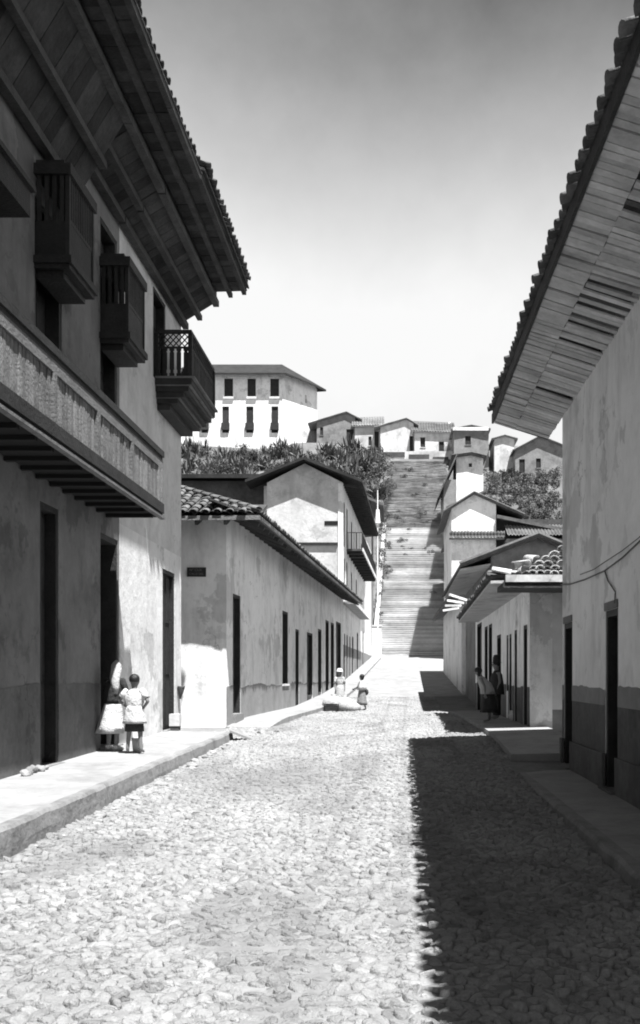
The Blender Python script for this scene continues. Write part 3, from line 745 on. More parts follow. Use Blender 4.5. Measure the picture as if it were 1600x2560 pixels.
# roof and eaves
XE, ZE = 1.87, 4.78; RY0, RY1 = -6.0, 18.75
upR = Vector((1, 0, .42)).normalized()
rf = corr(R1, 'roof', (XE - .02, RY0, ZE + .10), (XE - .02, RY1, ZE + .10), upR, 6.0, .21, .04)
tiles(rf, (XE - .08, 1.0, ZE + .13), (XE - .08, RY1, ZE + .13), upR, .21, 2, .38, None, 21, 0, .74)
MB().box(XE - .04, XE + .0, RY0, RY1, ZE - .05, ZE + .12).build('fascia', 'wood_dark', R1)
MB().slab((XE, RY0, ZE + .07), (XE, RY1, ZE + .07), (3.4, RY1, ZE + .71), (3.4, RY0, ZE + .71), .04).build('roof_deck', 'wood_old', R1)
# soffit: boards across, some fallen away near the wall
A = Vector((2.88, 0, 4.42)); Bv = Vector((XE + .01, 0, 4.74)); dr = (A - Bv).normalized(); nr = Vector((-dr.z, 0, dr.x)); nr = nr if nr.z > 0 else -nr
LL = (A - Bv).length; r = random.Random(31)
def soffit_pair(w_): return [MB().box(a, b, .003, w_ - .006, 0, .024).mesh('soffit_board', 'soffit_right') for a, b in ((0, .40), (.405, LL))]
wide, slim = soffit_pair(.30), soffit_pair(.12); y = RY0
while y < RY1 - .1:
    near_ = y < 5.9; bw = .30 if near_ else .12
    for is_in in (0, 1):
        gone = is_in and (7.4 < y < 10.2 and (y % .62) > .30 or 11.6 < y < 13.9 and r.random() < .42)
        if gone or r.random() < .012: continue
        place((wide if near_ else slim)[is_in], 'soffit_board', R1, basis(Bv + Vector((0, y, r.uniform(0, .03) - (.01 if y > 14 else 0))), dr, (0, 1, 0), nr) @ Matrix.Rotation(r.uniform(-.025, .025), 4, 'Z'))
    y += bw
raf = MB().box(0, LL, -.045, .045, .03, .15).mesh('rafter', 'wood_old')
for i in range(42): place(raf, 'rafter', R1, basis(Bv + Vector((0, RY0 + .2 + .6 * i, 0)), dr, (0, 1, 0), nr))
# cables along the wall
def cable(pts, r_, label, m='wire'):
    cu = MB(); P_ = []
    for a, b in zip(pts, pts[1:]):
        for k in range(10):
            t = k / 10; q = Vector(a).lerp(Vector(b), t); P_.append(q)
    P_.append(Vector(pts[-1])); tag(cu.tube(P_, r_, 5).build('electric_cable', m), label, 'cable')
def on_wall(px, py): Yw = 2.86 * F_PX / (px - VPX); return (2.86, Yw, (VPY - py) * Yw / F_PX)
cable([on_wall(1402, 1462), on_wall(1425, 1461), on_wall(1460, 1450), on_wall(1510, 1428), on_wall(1555, 1395), on_wall(1600, 1352), on_wall(1680, 1250)], .011, 'thicker black cable sagging along the pale wall above the doors')
cable([on_wall(1450, 1437), on_wall(1484, 1424), on_wall(1512, 1405), on_wall(1555, 1377), on_wall(1600, 1342), on_wall(1680, 1235)], .006, 'thin upper wire running over the sagging cable on the pale wall')
cable([on_wall(1512, 1428), on_wall(1520, 1452), on_wall(1538, 1480), on_wall(1537, 1508)], .010, 'short wire dropping from the cable to the nearest right doorway')

# ================================================================== RIGHT: low house across the lane
R2 = thing('low_right_house', 'low pale house across the lane with rubble heaped on its roof edge', 'house', (3.05, 22.3, -1.27))
FC = Frame((3.03, 22.3), (.05, 15.5), (-15.5, .05)); FD = Frame((3.03, 22.3), (1, 0), (0, -1))
r2_ops = [(.45, 1.15, -2, 1.18), (2.4, 2.95, -2, 1.15), (3.6, 4.1, -2, 1.1), (4.35, 4.8, -.4, 1.1), (6.2, 7.4, -2, 1.2), (8.9, 10.1, -2, 1.65), (10.4, 11.6, -2, 1.65), (12.7, 14.8, -2, 1.9)]
MB(FC).wall(0, 15.5, -2.3, 2.12, r2_ops).build('wall', 'plaster_white', R2)
dado(R2, FC, 0, 15.5, -2.3, -.25, r2_ops, 'dado_dark', .03)
MB(FD).wall(.002, 6, -.75, 2.12, [], .4).build('end_wall', 'plaster_pale', R2)
MB(FD).wall(.002, 6, -2.3, -.75, [], .4).build('end_dado', 'dado_grey', R2)
MB(FC).box(.4, 15.5, -6.2, -5.8, -2.3, 2.3).build('inner_wall', 'adobe_dark', R2)
for (a, b, c, d_) in r2_ops: door(R2, FC, a, b, max(c, -1.26), d_, .12, name='door' if c < -1 else 'window', panels=2)
e0, e1 = Vector((2.05, 21.2, 1.97)), Vector((2.35, 36.5, 1.95))
upq = Vector((1, 0, .035)).normalized()
rf = corr(R2, 'roof', e0 + Vector((0, 0, .10)), e1 + Vector((0, 0, .10)), upq, 5.2, .3, .05)
tiles(rf, e0 + Vector((-.05, 0, .12)), e1 + Vector((-.05, 0, .12)), upq, .3, 1, .38, None, 41)
MB().slab(e0 + Vector((0, 0, .05)), e1 + Vector((0, 0, .05)), (6.9, 36.5, 2.17), (6.9, 21.2, 2.17), .06).build('soffit', 'plaster_soffit', R2)
MB().box(2.35, 7.2, 21.02, 21.18, 1.98, 2.13).build('parapet_edge', 'plaster_pale', R2)
g = MB(); g.slab((2.3, 21.05, 1.975), (7.2, 21.05, 1.975), (7.2, 22.28, 1.975), (2.3, 22.28, 1.975), .12); g.build('eave_beam', 'wood_old', R2)
# broken rafter ends
for k in range(4):
    p = Vector((2.25, 31 + 1.2 * k, 2.35)); MB().bar(p, p + Vector((-.55, -.2 + .1 * k, .16 - .08 * k)), .07).build('broken_rafter', 'plaster_white', R2)
def rock_mesh(seed_, m='rock'):
    import bmesh
    bm = bmesh.new(); bmesh.ops.create_icosphere(bm, subdivisions=2, radius=1)
    for v_ in bm.verts:
        c = v_.co.copy(); d_ = 1 + .5 * mnoise.noise(c * 1.2 + Vector((seed_ * 7.1, 0, 0))) + .22 * mnoise.noise(c * 2.7 + Vector((0, seed_ * 3.3, 0)))
        v_.co = c * d_
    me = bpy.data.meshes.new('stone'); bm.to_mesh(me); bm.free(); me.materials.append(MATS[m]); me.polygons.foreach_set('use_smooth', [True] * len(me.polygons)); return me
RK = [rock_mesh(i) for i in range(5)]; RW = [rock_mesh(i + 9, 'rock_white') for i in range(5)]
for m_ in RW: m_.polygons.foreach_set('use_smooth', [False] * len(m_.polygons))
r = random.Random(8); TP = tile_mesh(.42, .105, .09, .02); TP.materials.clear(); TP.materials.append(MATS['tile_pale'])
def pale_tile(x, z, rx=0.0, ry=0.0, rzz=0.0, y=21.25):
    o = place(TP, 'stacked_roof_tile', None, Matrix.Translation((x, y + r.uniform(-.05, .05), z)) @ Matrix.Rotation(rzz + r.uniform(-.12, .12), 4, 'Z') @ Matrix.Rotation(ry, 4, 'Y') @ Matrix.Rotation(rx, 4, 'X'))
    tag(o, 'pale curved roof tile in the pile on the low right house roof edge', 'tile', 'curved tiles piled on the low roof'); o['kind'] = 'thing'
for (px, n_) in ((1332, 2), (1350, 3), (1368, 4), (1386, 5), (1402, 6), (1418, 7)):
    for k_ in range(n_): pale_tile((px - VPX) * 21.3 / F_PX + r.uniform(-.02, .02), 2.16 + .105 * k_ + r.uniform(0, .015), r.uniform(-.05, .1), r.uniform(-.2, .2))
for (px, dz, ry, rz2) in ((1262, 0, .5, .9), (1278, .02, -.4, 1.3), (1296, .0, .2, .6), (1310, .12, -.7, .3), (1316, .0, .1, -.5), (1322, .22, .6, .8), (1340, .32, -.5, .2)):
    pale_tile((px - VPX) * 21.3 / F_PX, 2.16 + dz, r.uniform(-.1, .25), ry, rz2)
# raised pavement in front of it, reached by a step
g = MB()
for j in range(33):
    y = 17.05 + j * .62; e = .04 * mnoise.noise((y, 3, 3)); z = street_z(2, y) + .12
    g.v += [(3.4, y, z + .03), (2.0 + e, y, z), (2.0 + e, y, z - .5)]
for j in range(32): a = j * 3; g.f += [(a, a + 1, a + 4, a + 3), (a + 1, a + 2, a + 5, a + 4)]
k = len(g.v); g.v += [(3.4, 17.05, -2.2)]; g.f.append((0, k, 2, 1))
g.build('far_right_pavement', 'pavement', None, False, 'structure')

# ================================================================== houses with a gable towards the camera
def gable_house(name, label, Y, wall_px, apex, tipL, tipR, depth, ops=(), wm='plaster_white', rm_='roof_far', base_z=None, ov=.8, thick=.22, shift=0.0, group=None):
    x0, x1, ye = wall_px; k = Y / F_PX
    WX = lambda x: (x - VPX) * k
    WZ = lambda y: (VPY - y) * k
    bz = base_z if base_z is not None else prof(Y) - 2
    H = thing(name, label, 'house', (WX((x0 + x1) / 2), Y, bz + 2), group)
    X0_, X1_ = WX(x0), WX(x1); ax, az = WX(apex[0]), WZ(apex[1]) - .05; lx, lz_ = WX(tipL[0]), WZ(tipL[1]); rx, rz2 = WX(tipR[0]), WZ(tipR[1])
    slopeL = (az - lz_) / (ax - lx); slopeR = (az - rz2) / (rx - ax)
    zl = az - slopeL * (ax - X0_) - thick; zr = az - slopeR * (X1_ - ax) - thick
    fr = Frame((X0_, Y), (1, 0), (0, -1)); W = X1_ - X0_
    zt = min(WZ(ye), zl, zr)
    o2 = [(WX(a) - X0_, WX(b) - X0_, WZ(d_), WZ(c)) for (a, c, b, d_) in ops]
    g = MB(fr); g.wall(0, W, bz, zt, o2, .4)
    kk = len(g.v); A_ = [fr(0, 0, zt), fr(W, 0, zt), fr(W, 0, max(zr, zt)), fr(ax - X0_, 0, az - thick), fr(0, 0, max(zl, zt))]
    g.v += A_ + [(p[0], p[1] + .4, p[2]) for p in A_]; g.f += [tuple(kk + i for i in range(5)), tuple(kk + 5 + i for i in reversed(range(5)))]
    g.build('wall', wm, H)
    g = MB(); g.box(X0_, X0_ + .4, Y + .41, Y + depth, bz, max(zl, zt - .01)); g.box(X1_ - .4, X1_, Y + .41, Y + depth, bz, max(zr, zt - .01)); g.box(X0_ + .41, X1_ - .41, Y + depth - .4, Y + depth, bz, zt); g.build('side_wall', wm, H)
    g = MB(); g.slab((lx, Y - ov, lz_), (ax, Y - ov, az), (ax + shift, Y + depth + .5, az), (lx + shift, Y + depth + .5, lz_), thick)
    g.slab((ax, Y - ov + .01, az + .01), (rx, Y - ov + .01, rz2), (rx + shift, Y + depth + .5, rz2), (ax + shift, Y + depth + .5, az + .01), thick)
    # rolled tiles along the verges
    for (p, q) in (((lx, Y - ov, lz_), (ax, Y - ov, az)), ((ax, Y - ov, az), (rx, Y - ov, rz2))): g.tube([Vector(p) + Vector((0, -.02, .03)), Vector(q) + Vector((0, -.02, .03))], .09, 6)
    g.build('roof', rm_, H)
    for (a, b, c, d_) in o2:
        wd = MB(fr).box(a + .002, b - .002, -.22, -.16, c + .002, d_ - .002).build('door' if d_ - c > 2.0 else 'window', 'wood_dark', H)
        MB(fr).box(a - .08, b + .08, .004, .10, c - .10, c - .002).build('sill', wm, wd)
    return H

R3 = gable_house('right_gabled_house', 'low-gabled adobe house behind the rubble-topped roof on the right', 38, (1228, 1420, 1415), (1343, 1336), (1148, 1414), (1440, 1380), 13.5, (), 'adobe', 'tile_sheet', -2.5, .35, .12)
FH = Frame((3.68, 38), (.18, 14), (-14, .18))
MB(FH).wall(.01, 13.9, -2, 4.0, [(2.5, 3.4, -2, 2.0), (6, 7, -2, 2.1), (9, 10, -2, 2.1), (11.5, 12.6, -1, 2.2)], .4).build('front_wall', 'plaster_pale', R3)
for a, b in ((2.5, 3.4), (6, 7), (9, 10), (11.5, 12.6)): door(R3, FH, a, b, -1.3, 2.0, .1)
MB().slab((2.5, 37.75, 4.05), (2.6, 51.5, 4.05), (3.7, 51.5, 4.25), (3.66, 37.75, 4.25), .05).build('soffit', 'plaster_soffit', R3)
R3b = gable_house('projecting_right_house', 'white-fronted house projecting a little past the low-gabled house', 52, (1156, 1290, 1480), (1235, 1440), (1118, 1492), (1330, 1480), 20, (), 'plaster_white', 'tile_sheet', -2.5, .5)
FJ = Frame((3.55, 52), (.2, 20), (-20, .2))
MB(FJ).wall(.01, 20, -2, 4.3, [(3, 4, -2, 2.9), (7, 8, -2, 3), (12, 13, -2, 3.2)], .3).build('front_wall', 'plaster_pale', R3b)
for a, z in ((3, -1), (7, -.7), (12, -.3)): door(R3b, FJ, a, a + 1, z, 2.9, .1)

R4 = gable_house('white_gabled_house', 'tall white gabled house with a pent roof across its front', 92, (1129, 1240, 1262), (1185, 1231), (1108, 1281), (1310, 1288), 14, (), 'plaster_white', 'tile_sheet', 0, .42, .16)
k = 92 / F_PX
g = MB(); xa, xb = (1122 - VPX) * k, (1262 - VPX) * k; z1, z0 = (VPY - 1322) * k, (VPY - 1346) * k
rf = corr(R4, 'pent_roof', (xa, 91.4, z0), (xb, 91.4, z0), (0, .6, z1 - z0), 1.14, .3, .06)
MB().box(xa, xb, 91.36, 91.44, z0 - .2, z0 - .03).build('pent_fascia', 'wood_old', R4)
W_ = thing('dark_side_wing', 'dark wing with a long tiled edge to the right of the white gabled house', 'house', (12, 93, 2))
MB().box((1241 - VPX) * k, (1500 - VPX) * k, 93.4, 103, 0, (VPY - 1292) * k).build('wall', 'adobe_dark', W_)
g = MB(); g.slab(((1241 - VPX) * k, 91.6, (VPY - 1288) * k), ((1500 - VPX) * k, 91.6, (VPY - 1340) * k), ((1500 - VPX) * k, 104, (VPY - 1300) * k), ((1241 - VPX) * k, 104, (VPY - 1262) * k), .3); g.build('roof', 'tile_sheet', W_)
corr(W_, 'pent_roof', ((1263 - VPX) * k, 90.2, (VPY - 1345) * k), ((1480 - VPX) * k, 90.2, (VPY - 1345) * k), (0, 3.1, 1.5), 3.3, .3, .06, None, 'roof_far')
MB().box((1263 - VPX) * k, (1480 - VPX) * k, 90.6, 93.3, 0, (VPY - 1352) * k).build('lower_wall', 'adobe', W_)
# shaded houses along the right edge of the stairs
R5 = thing('shaded_stair_house', 'dark shaded house stepping up the right edge of the stairs', 'house', (6, 108, 6))
for (x0, x1, y0, y1, zt) in ((6.2, 10, 106.5, 113, 14.0), (6.8, 10.4, 113.2, 121, 19.0)):
    MB().box(x0, x1, y0, y1, 0, zt).build('wall', 'adobe', R5)
    g = MB(); g.slab((x0 - .9, y0 - .7, zt + .1), (x0 - .9, y1 + .1, zt + .1), (x1, y1 + .1, zt + 2.0), (x1, y0 - .7, zt + 2.0), .22); g.build('roof', 'tile_sheet', R5)
    MB().box(x0 - .05, x0 - .002, y0 + 2, y0 + 2.9, zt - 3, zt - 1.2).build('window', 'void', R5)
R6 = gable_house('small_white_tower_house', 'small square white house high beside the stairs, one tiny window', 124, (1141, 1208, 1145), (1178, 1133), (1128, 1141), (1216, 1143), 7, ((1172, 1158, 1180, 1168),), 'plaster_white', 'tile_sheet', 12, .7)
g = MB(); k6 = 124 / F_PX
g.slab(((1092 - VPX) * k6, 121, (VPY - 1250) * k6), ((1140 - VPX) * k6, 121.5, (VPY - 1142) * k6), ((1140 - VPX) * k6, 131, (VPY - 1142) * k6), ((1092 - VPX) * k6, 131, (VPY - 1250) * k6), .3); g.build('side_roof', 'tile_sheet', R6)
g = MB(); g.box((1108 - VPX) * k6, (1139 - VPX) * k6, 122.5, 130, 10, (VPY - 1205) * k6); g.build('side_wing', 'adobe', R6)

# hilltop row
def eave_house(name, label, Y, x0, x1, y_eave, y_ridge, depth, ops, wm, rm_, base_z, skew=0):
    k = Y / F_PX; WX = lambda x: (x - VPX) * k
    WZ = lambda y: (VPY - y) * k
    H = thing(name, label, 'house', (WX((x0 + x1) / 2), Y, base_z + 2)); X0_, X1_ = WX(x0), WX(x1); ze = WZ(y_eave); zr = (VPY - y_ridge) * (Y + depth / 2) / F_PX
    fr = Frame((X0_, Y), (1, 0), (0, -1)); o2 = [(WX(a) - X0_, WX(b) - X0_, WZ(d_), WZ(c)) for (a, c, b, d_) in ops]
    MB(fr).wall(0, X1_ - X0_, base_z, ze + .05, o2, .4).build('wall', wm, H)
    g = MB(); 
    for xx in (X0_, X1_ - .4):
        k2 = len(g.v); P2 = [(xx, Y + .41, base_z), (xx, Y + depth, base_z), (xx, Y + depth, ze - .1), (xx, Y + depth / 2, zr - .25), (xx, Y + .41, ze - .05)]
        g.v += P2 + [(p[0] + .39, p[1], p[2]) for p in P2]; g.f += [tuple(k2 + i for i in range(5)), tuple(k2 + 5 + i for i in reversed(range(5)))] + [(k2 + i, k2 + 5 + i, k2 + 5 + (i + 1) % 5, k2 + (i + 1) % 5) for i in range(5)]
    g.build('side_wall', wm, H)
    e0, e1 = Vector((X0_ - .5, Y - .45, ze)), Vector((X1_ + .5, Y - .45, ze + skew)); up = Vector((0, depth / 2 + .45, zr - ze))
    rf = corr(H, 'roof', e0, e1, up, up.length, .42, .07, None, rm_, .6)
    g = MB(); g.slab(e0 + Vector((0, 0, -.07)), e1 + Vector((0, 0, -.07)), e1 + up + Vector((0, 0, -.07)), e0 + up + Vector((0, 0, -.07)), .1); g.slab(e0 + up + Vector((0, .01, .0)), e1 + up + Vector((0, .01, 0)), e1 + up + Vector((0, depth / 2 + .5, ze - zr)), e0 + up + Vector((0, depth / 2 + .5, ze - zr)), .12); g.build('roof_back', 'roof_far', H)
    for (a, b, c, d_) in o2:
        wd = MB(fr).box(a + .002, b - .002, -.22, -.16, c + .002, d_ - .002).build('door' if d_ - c > 2.0 else 'window', 'wood_dark', H)
        MB(fr).box(a - .08, b + .08, .004, .10, c - .10, c - .002).build('sill', wm, wd)
gable_house('hilltop_house', 'grey hilltop house with one tall dark doorway, next to the big white building', 160, (792, 888, 1068), (866, 1030), (770, 1060), (905, 1050), 9, ((866, 1073, 884, 1118), (800, 1062, 808, 1088)), 'adobe', 'roof_pale', 34, .35, .14)
eave_house('hilltop_house', 'narrow hilltop house with two small dark openings above the shrubs', 158.5, 887, 952, 1066, 1044, 7, ((921, 1091, 929, 1114), (936, 1078, 947, 1120)), 'plaster_worn', 'roof_pale', 34, .15)
gable_house('hilltop_house', 'white hilltop house with a dark doorway at its right end', 157, (951, 1034, 1072), (1016, 1046), (935, 1070), (1046, 1064), 8, ((1024, 1090, 1033, 1131),), 'plaster_worn', 'roof_pale', 33, .35, .14)
eave_house('hilltop_house', 'white hilltop house with two grey windows above the head of the stairs', 156, 1036, 1131, 1078, 1052, 8, ((1051, 1093, 1063, 1118), (1097, 1104, 1110, 1136)), 'plaster_worn', 'roof_far', 33, -.3)
gable_house('hilltop_house', 'dark stone hilltop house under a white eave board', 150, (1135, 1222, 1078), (1178, 1064), (1128, 1074), (1226, 1074), 8, ((1163, 1090, 1177, 1112),), 'adobe', 'roof_pale', 30, .5, .14)
p0, p1 = at(1132, 1076, 148.5), at(1221, 1068, 148.5); tag(MB().box(p0.x, p1.x, 148.45, 148.6, p0.z, p1.z).build('eave_board', 'plaster_white'), 'white board hung under the eave of the dark hilltop house', 'board')
gable_house('hilltop_house', 'small blank white hilltop house beside the near eave end', 149, (1236, 1286, 1098), (1262, 1088), (1228, 1098), (1294, 1098), 7, (), 'plaster_worn', 'roof_pale', 30, .35, .14)
gable_house('hilltop_house', 'long low hilltop shed with a dark open front, far right', 146, (1288, 1420, 1140), (1350, 1090), (1280, 1128), (1440, 1128), 8, ((1298, 1148, 1312, 1185), (1340, 1146, 1352, 1170)), 'adobe', 'roof_pale', 26, .5, .14)
rw = thing('retaining_wall', 'pale retaining wall with dark panels below the hilltop houses', 'wall', (3, 154, 34))
a, b = at(950, 1165, 154), at(1140, 1120, 154); MB().box(a.x, b.x, 154, 154.6, a.z - 4, at(0, 1128, 154).z).build('wall', 'plaster_worn', rw)
for (x0, y0, x1, y1) in ((957, 1128, 1012, 1142), (1022, 1134, 1073, 1150), (1082, 1140, 1121, 1150)):
    a, b = at(x0, y1, 153.9), at(x1, y0 + 2, 153.9); MB().box(a.x, b.x, 153.9, 153.996, a.z, b.z).build('panel', 'adobe_dark', rw)

# big white building on the hill
WB = thing('white_hill_building', 'big two-storey white building with a dark hip roof on the hilltop', 'building', (-18, 158, 37))
cx, cy = -17.6, 158.0
F1 = Frame((cx, cy), (-1, 0), (0, -1)); F2 = Frame((cx, cy), (4.9, 7.2), (7.2, -4.9))
def bx(x): return (708 - x) * 158 / F_PX
def bz_(y): return (VPY - y) * 158 / F_PX
wops = []
for (xa, xb) in ((562, 584), (620, 641), (677, 699)): wops.append((bx(xb), bx(xa), bz_(992), bz_(946)))
for (xa, xb) in ((557, 574), (617, 635), (680, 697)): wops.append((bx(xb), bx(xa), bz_(1082), bz_(1016)))
wops.append((bx(522), bx(505), bz_(992), bz_(946))); wops.append((bx(522), bx(505), bz_(1082), bz_(1016)))
MB(F1).wall(0, 16, 33, bz_(934), wops).build('wall', 'plaster_white', WB)
MB(F2).wall(.01, 8.7, 33, bz_(934), [(5.6, 6.1, bz_(987), bz_(966))]).build('side_wall', 'plaster_white', WB)
MB(F1).box(.8, 16, -9, -8.5, 33, bz_(936)).build('back_wall', 'plaster_grey', WB)
for i, (a, b, c, d_) in enumerate(wops):
    wd = MB(F1).box(a + .01, b - .01, -.3, -.2, c + .01, d_ - .01).build('window', 'wood_dark', WB)
    if d_ < 43: MB(F1).box(a - .1, b + .1, .004, .4, c + .4, c + 1.5).build('balcony_box', 'wood_dark', wd)
    else:
        MB(F1).box(a - .12, b + .12, .004, .3, c - .35, c - .02).build('sill', 'plaster_pale', wd)
ze = bz_(938)
g = MB()
c0 = Vector(F1(17, 1.3, ze)); c1 = Vector((cx + .75, cy - 1.3, ze)); c2 = Vector(F2(9.6, 1.2, ze - .2)); c3 = Vector((cx - 16, cy + 12, ze))
r0 = Vector((cx - 16, cy + 4.5, ze + 3.1)); r1 = Vector((cx - .6, cy + 4.5, ze + 3.1))
g.slab(c0, c1, r1, r0, .3); g.slab(c1, c2, r1 + Vector((.01, .02, 0)), r1 + Vector((0, .01, 0)), .3); g.slab(c2, c3, r0 + Vector((0, .01, 0)), r1 + Vector((.01, .01, .0)), .3)
g.build('roof', 'tile_dark', WB)

# ================================================================== the stairs
ST = MB(); ST.quad([(-1.7, 99.9, 1.0), (6.6, 99.9, 1.0), (7.5, 140, 24.2), (-.8, 140, 24.2)])
stair = ST.build('stairway', 'dirt', None, False, 'structure')
y, z = 100.0, prof(100) - .05; n = 0; r = random.Random(4)
while z < 32.5:
    if n < 46: ris, tr = .235, .403
    elif n < 76: ris, tr = .31, .532
    else: ris, tr = .28, .480
    xl = -1.7 + (y - 100) * .0234; xr = 6.7 + (y - 100) * .0234 + .5 * mnoise.noise((n * .35, 7, 0)); xl += .18 * mnoise.noise((n * .4, 2, 0))
    g = MB(); m = 10
    for i in range(m + 1):
        x = xl + (xr - xl) * i / m; e = (.05 if n < 66 else .16) * mnoise.noise((x * .9, n * 3.1, 0)); e2 = (.04 if n < 66 else .14) * mnoise.noise((x * .8, n * 2.3, 9))
        g.v += [(x, y + e, z - .3), (x, y + e, z + ris * .72), (x, y + e - .07, z + ris * .72 + e2), (x, y + e - .07, z + ris + e2), (x, y + tr + .15, z + ris + e2 * .5), (x, y + tr + .15, z - .3)]
    for i in range(m):
        for q in range(6): a, b = i * 6 + q, i * 6 + (q + 1) % 6; g.f.append((a, a + 6, b + 6, b))
    g.f += [(0, 1, 2, 3, 4, 5), tuple(m * 6 + q for q in (5, 4, 3, 2, 1, 0))]
    g.build('step', 'step_stone' if n < 66 else 'step_mossy', stair)
    y += tr; z += ris; n += 1
TOPY, TOPZ = y, z
pl = thing('stair_parapet', 'pale sloping parapet wall up the left side of the stairs', 'wall', (-2, 100, 2))
g = MB(); n = 30
for i in range(n + 1):
    t = i / n; yy = 100.6 + 30 * t; zz = prof(yy); xx = -1.72 + (yy - 100) * .0234; hh = .65 - .5 * t + .3 * mnoise.noise((yy * .7, 0, 0))
    g.v += [(xx - .45, yy, zz - 1), (xx - .45, yy, zz + hh), (xx, yy, zz + hh), (xx, yy, zz - 1)]
for i in range(n):
    for q in range(4): a, b = i * 4 + q, i * 4 + (q + 1) % 4; g.f.append((a, b, b + 4, a + 4))
g.f += [(0, 3, 2, 1), tuple(n * 4 + q for q in range(4))]; g.build('wall', 'step_stone', pl)
a, b = at(920, 1636, 99.2), at(954, 1566, 99.2); MB().box(a.x, b.x, 99.2, 100.55, a.z - 1, b.z).build('end_pier', 'plaster_white', pl)
MB().box(a.x - .06, b.x + .06, 99.14, 100.58, b.z + .003, b.z + .12).build('cap', 'plaster_white', pl)

# ================================================================== plants
def leaf_clump(seed_, n, rx, ry, rz, ls, m, spiky=False):
    r = random.Random(seed_); g = MB(); lobes = [(Vector((r.gauss(0, .5) * rx, r.gauss(0, .5) * ry, r.uniform(.25, .9) * rz)), r.uniform(.3, .55)) for _ in range(7)]
    for i in range(n):
        if spiky:
            a = r.uniform(0, 6.28); el = r.uniform(.2, 1.5); L = r.uniform(.3, .8) * rz; d = Vector((math.cos(a) * math.cos(el), math.sin(a) * math.cos(el), math.sin(el)))
            b = Vector((r.uniform(-rx, rx), r.uniform(-ry, ry), r.uniform(0, .55) * rz)); s = d.cross(Vector((0, 0, 1))).normalized() * ls; s = Matrix.Rotation(r.uniform(-1, 1), 3, d) @ s
            up = d * L; g.quad([b - s * .5, b + s * .5, b + up * .55 + s * .8, b + up, b + up * .55 - s * .8])
        else:
            c, rad = r.choice(lobes); d = Vector((r.gauss(0, 1), r.gauss(0, 1), r.gauss(0, 1))).normalized()
            p = c + Vector((d.x * rx, d.y * ry, d.z * rz * .8)) * rad * r.uniform(.6, 1.05)
            t = Vector((r.gauss(0, 1), r.gauss(0, 1), r.gauss(0, 1))).normalized(); u = t.cross(d + Vector((.1, .2, .3))).normalized() * ls * r.uniform(.6, 1.3); v_ = t.cross(u).normalized() * ls * r.uniform(.4, .8)
            g.quad([p - u, p - v_ * .7, p + u, p + v_])
    return g.mesh('foliage', m)
AG = [leaf_clump(i, 120, .95, .8, 2.6, .15, ('leaf', 'leaf_pale')[i % 2], True) for i in range(6)]
SH = [leaf_clump(i + 20, 750, 2.0, 1.7, 2.6, .16, ('leaf', 'leaf_pale', 'leaf')[i % 3]) for i in range(6)]
STEM = MB().tube([(0, 0, -.5), (.05, 0, .6), (.1, .05, 1.5)], [.14, .11, .05], 6).mesh('trunk', 'bark')
def plant(name, label, cat, group, meshes, p, s, r, part='crown', stem=True):
    t = thing(name, label, cat, p, group); a = r.uniform(0, 6.28)
    place(meshes[r.randrange(len(meshes))], part, t, Matrix.Translation(p) @ Matrix.Rotation(a, 4, 'Z') @ Matrix.Diagonal((s, s, s * r.uniform(.85, 1.15), 1)))
    if stem: place(STEM, 'trunk', t, Matrix.Translation(p) @ Matrix.Diagonal((s, s, s, 1)))
def depth_for(py):
    lo, hi = 101.0, 159.0
    for _ in range(40):
        m_ = (lo + hi) / 2
        if VPY - prof(m_) * F_PX / m_ > py: lo = m_
        else: hi = m_
    return lo
r = random.Random(15)
for i in range(75):
    px = 465 + (i % 25) * 19.8 + r.uniform(-6, 6); Yp = (141, 147, 153)[i // 25] + r.uniform(-2.5, 2.5); zb = prof(Yp) - .4; X_ = (px - VPX) * Yp / F_PX
    plant('hedge_plant', 'spiky blade-leaved plant in the hedge below the big white building', 'plant', 'spiky hedge below the white building', AG, (X_, Yp, zb), r.uniform(.7, 1.25), r, 'leaf_blades', False)
for i in range(48):
    px = r.uniform(470, 960); Yp = r.uniform(139, 155); X_ = (px - VPX) * Yp / F_PX
    plant('hedge_shrub', 'rounded leafy shrub among the spiky hedge below the white building', 'shrub', 'shrubs in the hedge', SH, (X_, Yp, prof(Yp) - .6), r.uniform(.5, .95), r)
for (px, py, Yp, s) in ((880, 1210, 128, .85), (905, 1190, 134, .9), (925, 1215, 126, .8), (945, 1195, 132, .95), (960, 1230, 122, .7), (955, 1165, 142, .9), (918, 1160, 143, .8), (975, 1215, 127, .45), (860, 1190, 132, .8), (890, 1160, 144, .8), (842, 1175, 138, .8)):
    Yp = depth_for(py + 12); X_ = (px - VPX) * Yp / F_PX; plant('shrub', 'leafy shrub on the slope left of the stairs', 'shrub', 'shrubs left of the stairs', SH, (X_, Yp, prof(Yp) - .3), s * 1.05, r)
SLOPE = [(r.uniform(1215, 1405), 0, r.uniform(131, 149), r.uniform(.22, .5)) for _ in range(55)]
for (px, py, Yp, s) in ((1228, 1235, 118, .9), (1255, 1215, 122, 1.0), (1285, 1240, 117, 1.1), (1310, 1215, 123, 1.1), (1340, 1245, 116, 1.1), (1365, 1220, 121, 1.1), (1390, 1255, 115, 1.1), (1262, 1262, 113, .9), (1320, 1275, 111, 1.0), (1360, 1285, 110, 1.0), (1395, 1290, 109, 1.0), (1235, 1190, 128, .9), (1300, 1185, 130, .8), (1385, 1195, 127, .9), (1345, 1195, 128, .9)):
    Yp = depth_for(py + 14); X_ = (px - VPX) * Yp / F_PX; plant('shrub', 'leafy shrub on the slope right of the stairs', 'shrub', 'shrubs right of the stairs', SH, (X_, Yp, prof(Yp) - .3), s * .85, r)
